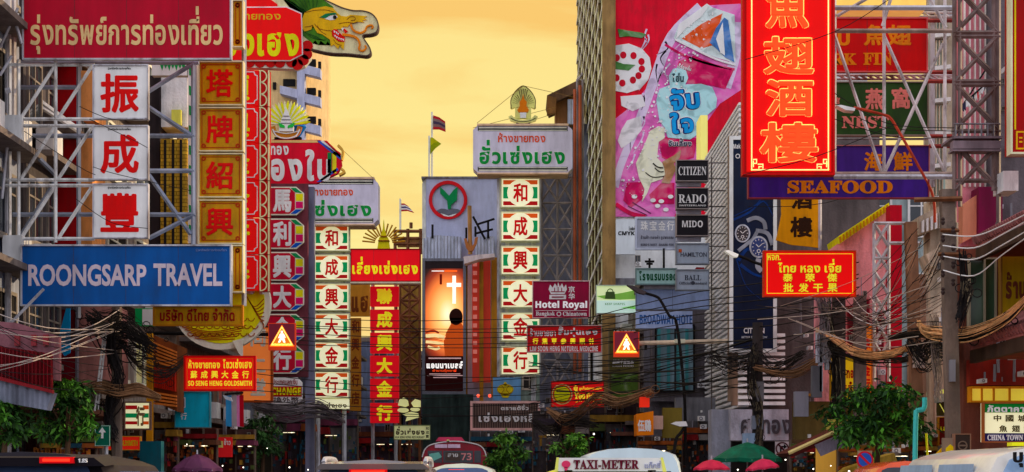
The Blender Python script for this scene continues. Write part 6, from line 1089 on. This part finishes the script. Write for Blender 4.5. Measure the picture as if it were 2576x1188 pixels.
for lb, x0, y0, x1, y1, d, cc, e_ in (('dim shop front with brown shelves far down the street', 810, 1100, 960, 1186, 118, (88, 64, 56), 0), ('dim red shop front left of the bus', 960, 1104, 1060, 1160, 120, (96, 42, 44), 0), ('low grey shop wall right of the bus', 1180, 1084, 1330, 1192, 80, (86, 84, 86), 0), ('dark alley wall behind the white van', 1480, 1010, 1660, 1192, 72, (58, 46, 46), 0), ('grey shop wall below the louvred building', 1700, 1000, 1800, 1192, 62, (96, 96, 100), 0), ('shadowy shop interior behind the kerb tree', 2000, 1010, 2360, 1192, 51, (74, 62, 36), .0), ('amber lit shop interior low behind the kerb tree', 2060, 1120, 2340, 1192, 46.5, (170, 130, 60), .3)):
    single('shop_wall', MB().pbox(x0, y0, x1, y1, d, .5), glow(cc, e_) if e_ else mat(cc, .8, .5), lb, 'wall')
for i in range(26):
    x = 815 + random.random() * 460; y = 1090 + random.random() * 85; w = random.uniform(6, 22)
    if 1060 < x < 1230: continue
    single('shop_sign', MB().pbox(x, y, x + w, y + random.uniform(5, 14), 112 + i * .2, .2), mat(random.choice(((150, 140, 60), (160, 40, 40), (150, 150, 160), (60, 80, 120), (170, 120, 60), (110, 90, 86))), .6, .3), 'tiny far shop sign at the end of the street', 'sign', 'tiny far shop signs')
# ------------------------------------------------------------------ vehicles
TYRE = mat((24, 24, 25), .8, .1); RIM = mat((150, 150, 155), .3, .2); RLAMP = mat((150, 12, 16), .2, .1); CHROME = mat((200, 200, 205), .2, .1, metal=1)
def vehicle(name, label, cat, cx, d, Wd, L, Ht, paint, belt=1.0, tap=.18, rs=.3, fs=.8, rear=0, front=.3, gl=GLASS, brake=0, rails=False, spoiler=False, crown=.05, roofm=None, tm=.03):
    t = T(name, label, cat, (cx, d, 0)); hw = Wd / 2
    sec = [(d, .42, belt - .12, hw - .1), (d + .12, .3, belt, hw - .02), (d + L * .5, .28, belt + .01, hw), (d + L - .7, .3, belt - .1, hw - .04), (d + L, .42, belt - .28, hw - .2)]
    vs = []; f = []
    for y, z0, z1, w in sec: vs += [(cx - w, y, z0 + .1), (cx - w + .08, y, z0), (cx + w - .08, y, z0), (cx + w, y, z0 + .1), (cx + w, y, z1 - .12), (cx + w - .1, y, z1), (cx - w + .1, y, z1), (cx - w, y, z1 - .12)]
    for j in range(4): f += [(j * 8 + i, j * 8 + (i + 1) % 8, (j + 1) * 8 + (i + 1) % 8, (j + 1) * 8 + i) for i in range(8)]
    t.part('body', MB().add(vs, f + [tuple(range(8)), tuple(range(32, 40))]), paint, sm=True)
    y0 = d + rear + .1; y1 = d + L * (1 - front); ht = hw - tap
    def sect(s, k):                                   # one cross-section; s slides the roof backwards or forwards
        w0, w1 = hw * .97 - .03, ht * k; zt = belt - .1 + (Ht - belt + .1) * (1 if k > .9 else .98)
        L_ = [(-w0, belt - .1), (-(w0 * .45 + w1 * .55), belt + (zt - belt) * .55), (-w1 - .01, zt - .17), (-w1 + .05, zt - .06), (-w1 + .16, zt - .015), (-w1 * .5, zt + crown * .6), (0, zt + crown)]
        L_ = L_ + [(-a, b) for a, b in L_[-2::-1]]
        return [(cx + a, s[0] + s[1] * (b - belt) / (zt - belt), b) for a, b in L_]
    ss = [sect((y0, rs), .93), sect((y0 + .1, rs * 1.02), 1.0), sect((y0 + (y1 - y0) * .4, 0), 1.0), sect((y1 - .12, -fs), 1.0), sect((y1, -fs), .93)]
    n = len(ss[0]); vs = sum(ss, []); f = [(j * n + i, j * n + i + 1, (j + 1) * n + i + 1, (j + 1) * n + i) for j in range(4) for i in range(n - 1)]
    t.part('cabin', MB().add(vs, f + [tuple(range(n)), tuple(range(4 * n, 5 * n))]), roofm or paint, sm=True)
    def pane(nm, s, sg, k=.86):
        pts = [Vector(p) for p in s]; c = sum(pts, Vector()) / n; o = Vector((0, -.014 * sg, 0)); p = [c + (a - c) * k for a in pts]; zb = belt + .06; zz = 0
        p = [Vector((a.x, a.y - max(0, a.z - Ht + tm) * (rs if sg > 0 else -fs) / (Ht - belt), min(a.z, Ht - tm))) + Vector((0, 0, max(0, zb - a.z) * .6)) + o for a in p]
        return t.part(nm, MB().prism(p, .012 * sg), gl)
    pane('rear_window', ss[0], 1); pane('windscreen', ss[4], -1)
    for sg in (-1, 1):
        g = MB(); ya, yb = y0 + rs * .5 + .25, y1 - fs * .55 - .2
        for a, b in ((ya, ya + (yb - ya) * .46), (ya + (yb - ya) * .5, yb)):
            w0, w1 = hw * .97 - .03, ht; q_ = lambda y, z: (cx + sg * ((w0 + (w1 - w0) * (z - belt + .1) / (Ht - belt)) + .012), y, z)
            g.add([q_(a, belt + .05), q_(b, belt + .05), q_(b - .05, Ht - .11), q_(a + .08, Ht - .11)], [(0, 1, 2, 3)])
        t.part('side_window', g, gl)
        t.part('tail_lamp', MB().box(*sorted((cx + sg * (hw - .09), cx + sg * (hw - .28))), d - .02, d + .1, belt - .32, belt - .05), RLAMP)
        t.part('side_mirror', MB().lathe((cx + sg * (hw + .12), y1 - fs * .3, belt + .04), [(.02, 0), (.1, .03), (.1, .15), (.03, .2)], 10), paint)
        for yy in (d + .85, d + L - .85):
            w = t.part('wheel', MB().add([(cx + sg * (hw - .22 + q_ * .24), yy + .33 * math.cos(i * .3927), .33 + .33 * math.sin(i * .3927)) for q_ in (0, 1) for i in range(16)], [(i, (i + 1) % 16, 16 + (i + 1) % 16, 16 + i) for i in range(16)] + [tuple(range(16)), tuple(range(16, 32))]), TYRE)
            t.part('rim', MB().add([(cx + sg * (hw + .02 + q_ * .015), yy + .21 * math.cos(i * .3927), .33 + .21 * math.sin(i * .3927)) for q_ in (0, 1) for i in range(16)], [(i, (i + 1) % 16, 16 + (i + 1) % 16, 16 + i) for i in range(16)] + [tuple(range(16)), tuple(range(16, 32))]), RIM, w)
        if rails: t.part('roof_rail', MB().tube(smooth([(cx + sg * (ht - .09), y0 + rs + .15, Ht - .02), (cx + sg * (ht - .09), y0 + rs + .3, Ht + .06), (cx + sg * (ht - .09), y1 - fs - .5, Ht + .06), (cx + sg * (ht - .09), y1 - fs - .3, Ht - .02)]), .03, 6), RIM, sm=True)
    t.part('bumper', MB().box(cx - hw + .06, cx + hw - .06, d - .09, d + .06, .34, .58), paint); t.part('number_plate', MB().box(cx - .2, cx + .2, d - .04, d + .02, .66, .8), WHITE)
    if spoiler: t.part('spoiler', MB().hexa([(cx - ht + .02, y0 + rs - .22, Ht - .07), (cx + ht - .02, y0 + rs - .22, Ht - .07), (cx + ht - .02, y0 + rs + .25, Ht - .05), (cx - ht + .02, y0 + rs + .25, Ht - .05), (cx - ht + .1, y0 + rs - .26, Ht - .002), (cx + ht - .1, y0 + rs - .26, Ht - .002), (cx + ht - .1, y0 + rs + .3, Ht + .03), (cx - ht + .1, y0 + rs + .3, Ht + .03)]), paint)
    if brake: a, b, z = brake; yb = y0 + rs - (.28 if spoiler else .035); t.part('brake_lamp', MB().box(a, b, yb - .02, yb + .05, z, z + .022), glow((255, 60, 36), 1.1)); t.part('brake_lens', MB().box(a - .03, b + .03, yb, yb + .06, z - .014, z + .036), glow((150, 6, 16), .8))
    return t
BLUG = mat((60, 74, 104), .12, .2)
X = lambda x, d: (x - CX) * d / F
t = vehicle('parked_car', 'black hatchback seen from behind with its high brake light lit at the lower left', 'car', -4.0, 14, 1.92, 4.6, 1.64, mat((30, 27, 32), .45, .1), rs=.35, tap=.2, brake=(X(94, 14), X(162, 14), 1.607), spoiler=True, gl=BLUG)
t.d = 14.16; t.text(B('1.8S'), (196, 1154, 219, 1164), WHITE, 0, 1)
t = vehicle('car', 'silver car with roof rails and a red lit brake light in the lower middle', 'car', X(932, 21), 21, 1.86, 4.7, 1.635, mat((104, 98, 98), .22, .1, coat=.6), tap=.22, rs=.4, rails=True, brake=(X(880, 21), X(964, 21), 1.53), spoiler=True, gl=BLUG, crown=.05)
vehicle('car', 'cream car behind the silver one with a warm brake light before the bus', 'car', X(1160, 32), 32, 1.75, 4.4, 1.66, mat((200, 178, 158), .25, .1, coat=.4), tap=.24, rs=.4, brake=(X(1126, 32), X(1166, 32), 1.58), gl=BLUG)
t = vehicle('taxi', 'yellow green taxi with a lit white roof sign in the lower middle', 'taxi', X(1532, 17), 17, 1.78, 4.5, 1.555, mat((196, 176, 60), .25, .1, coat=.5), belt=.95, tap=.2, rs=.7, fs=.9, rear=.7)
sx0, sx1 = 1398, 1674; d = 18.4
rs_ = t.part('roof_sign', MB().poly([(sx0 + 4, 1152), (sx1 - 8, 1152), (sx1, 1186), (sx0, 1186)], d, .22), mat((186, 190, 206), .4, .1))
t.d = d; t.lay('sign_end', mat((206, 198, 100)), 1, rs_).poly([(sx0 + 2, 1151), (sx0 + 8, 1151), (sx0 + 5, 1187), (sx0 - 3, 1187)]).poly([(sx1 - 12, 1151), (sx1 - 6, 1151), (sx1 + 3, 1187), (sx1 - 6, 1187)]).done()
t.text(SB('TAXI-METER'), (1443, 1157, 1607, 1180), mat((84, 18, 36)), .015, 1, parent=rs_); t.text('แท็กซี่', (1622, 1159, 1662, 1178), mat((120, 124, 150)), .01, 1, parent=rs_)
t.lay('lotus_mark', mat((176, 60, 90)), 1, rs_).ell(1424, 1168, 11, 9).poly([(1418, 1175), (1430, 1175), (1426, 1184), (1422, 1184)]).done(); t.part('sign_foot', MB().box(X(1420, d), X(1440, d), d, d + .2, 1.55, P(0, 1186, d).z).box(X(1630, d), X(1650, d), d, d + .2, 1.55, P(0, 1186, d).z), DARK, rs_)
vehicle('van', 'white high roofed van ahead of the taxi', 'van', X(1592, 28), 28, 1.82, 4.9, 1.88, mat((160, 174, 210), .3, .1, coat=.3), tap=.16, rs=.12, fs=1.2, front=.14, crown=.05, tm=.32)
t = vehicle('van', 'pale van with dark Thai letters on its blue rear window, cut by the right edge', 'van', X(2742, 14), 14, 1.84, 4.8, 1.70, mat((196, 176, 170), .25, .1, coat=.4), tap=.15, rs=.15, fs=1.0, front=.16, gl=mat((126, 150, 196), .2, .15))
t.d = 14.1; t.text('บุญรอด', (2551, 1137, 2700, 1176), DARK, .03, 2); t.part('roof_light', MB().pbox(2546, 1113, 2620, 1122, 14.8, .15), mat((206, 180, 60)))
vehicle('car', 'orange red car roof low behind the round no parking sign', 'car', X(2300, 30), 30, 1.75, 4.4, 1.66, mat((190, 70, 36), .25, .1, coat=.5), tap=.26, rs=.4, crown=.08)
# red bus
d = 62; t = T('bus', 'old dark red city bus seen from behind under the lit screen', 'bus', P(1143, HY + 1.5 * F / 62, d)); t.d = d; BR_ = mat((120, 22, 38), .35, .2, coat=.3)
a, b = P(1062, 0, d).x, P(1224, 0, d).x
pr = [(1062, 1240), (1062, 1150), (1068, 1130), (1085, 1117), (1120, 1111), (1143, 1110), (1166, 1111), (1201, 1117), (1218, 1130), (1224, 1150), (1224, 1240)]
t.part('body', MB().poly(pr, d, 10.5), BR_); t.part('roof_edge', MB().ribbon([(1062, 1150), (1070, 1129), (1090, 1117), (1143, 1110), (1196, 1117), (1216, 1129), (1224, 1150)], 2.6, d - .05, .3), mat((206, 190, 180)))
w = t.part('rear_window', MB().pbox(1076, 1134, 1210, 1164, d - .02, .1), mat((44, 48, 56), .15, .3)); t.lay('sticker', mat((96, 150, 140)), 3, w).poly([(1080, 1142), (1104, 1138), (1112, 1150), (1090, 1160), (1080, 1156)]).done(); t.lay('route_card', mat((70, 60, 56)), 3, w).pbox(1120, 1138, 1158, 1160).done(); t.text('สาย', (1126, 1141, 1152, 1150), WHITE, .02, 4, parent=w); t.text(B('73'), (1160, 1140, 1186, 1158), mat((196, 120, 120)), .0, 3, parent=w)
t.part('vent', MB().pbox(1094, 1118, 1125, 1127, d - .04, .1).pbox(1127, 1118, 1158, 1127, d - .04, .1), mat((206, 160, 180))); t.part('roof_hatch', MB().poly([(1096, 1110), (1104, 1100), (1160, 1100), (1168, 1110)], d + 1, 1.4), mat((176, 70, 96))); t.part('marker_lamp', MB().pbox(1124, 1106, 1130, 1112, d - .05, .1), mat((200, 180, 120)))
t.part('bumper', MB().pbox(1062, 1222, 1224, 1236, d - .2, .3), GREY); t.part('window_bar', MB().pbox(1112, 1134, 1115, 1164, d - .06, .05).pbox(1190, 1134, 1193, 1164, d - .06, .05), BR_)
for xx in (1072, 1200): t.part('tail_lamp', MB().pbox(xx, 1185, xx + 14, 1200, d - .05, .1), RLAMP)
for xx in (a + .3, b - .3):
    for yy in (d + 2, d + 8): t.part('wheel', MB().add([(xx - .14 + q_ * .28, yy + .48 * math.cos(i * .3927), .48 + .48 * math.sin(i * .3927)) for q_ in (0, 1) for i in range(16)], [(i, (i + 1) % 16, 16 + (i + 1) % 16, 16 + i) for i in range(16)] + [tuple(range(16)), tuple(range(16, 32))]), TYRE)
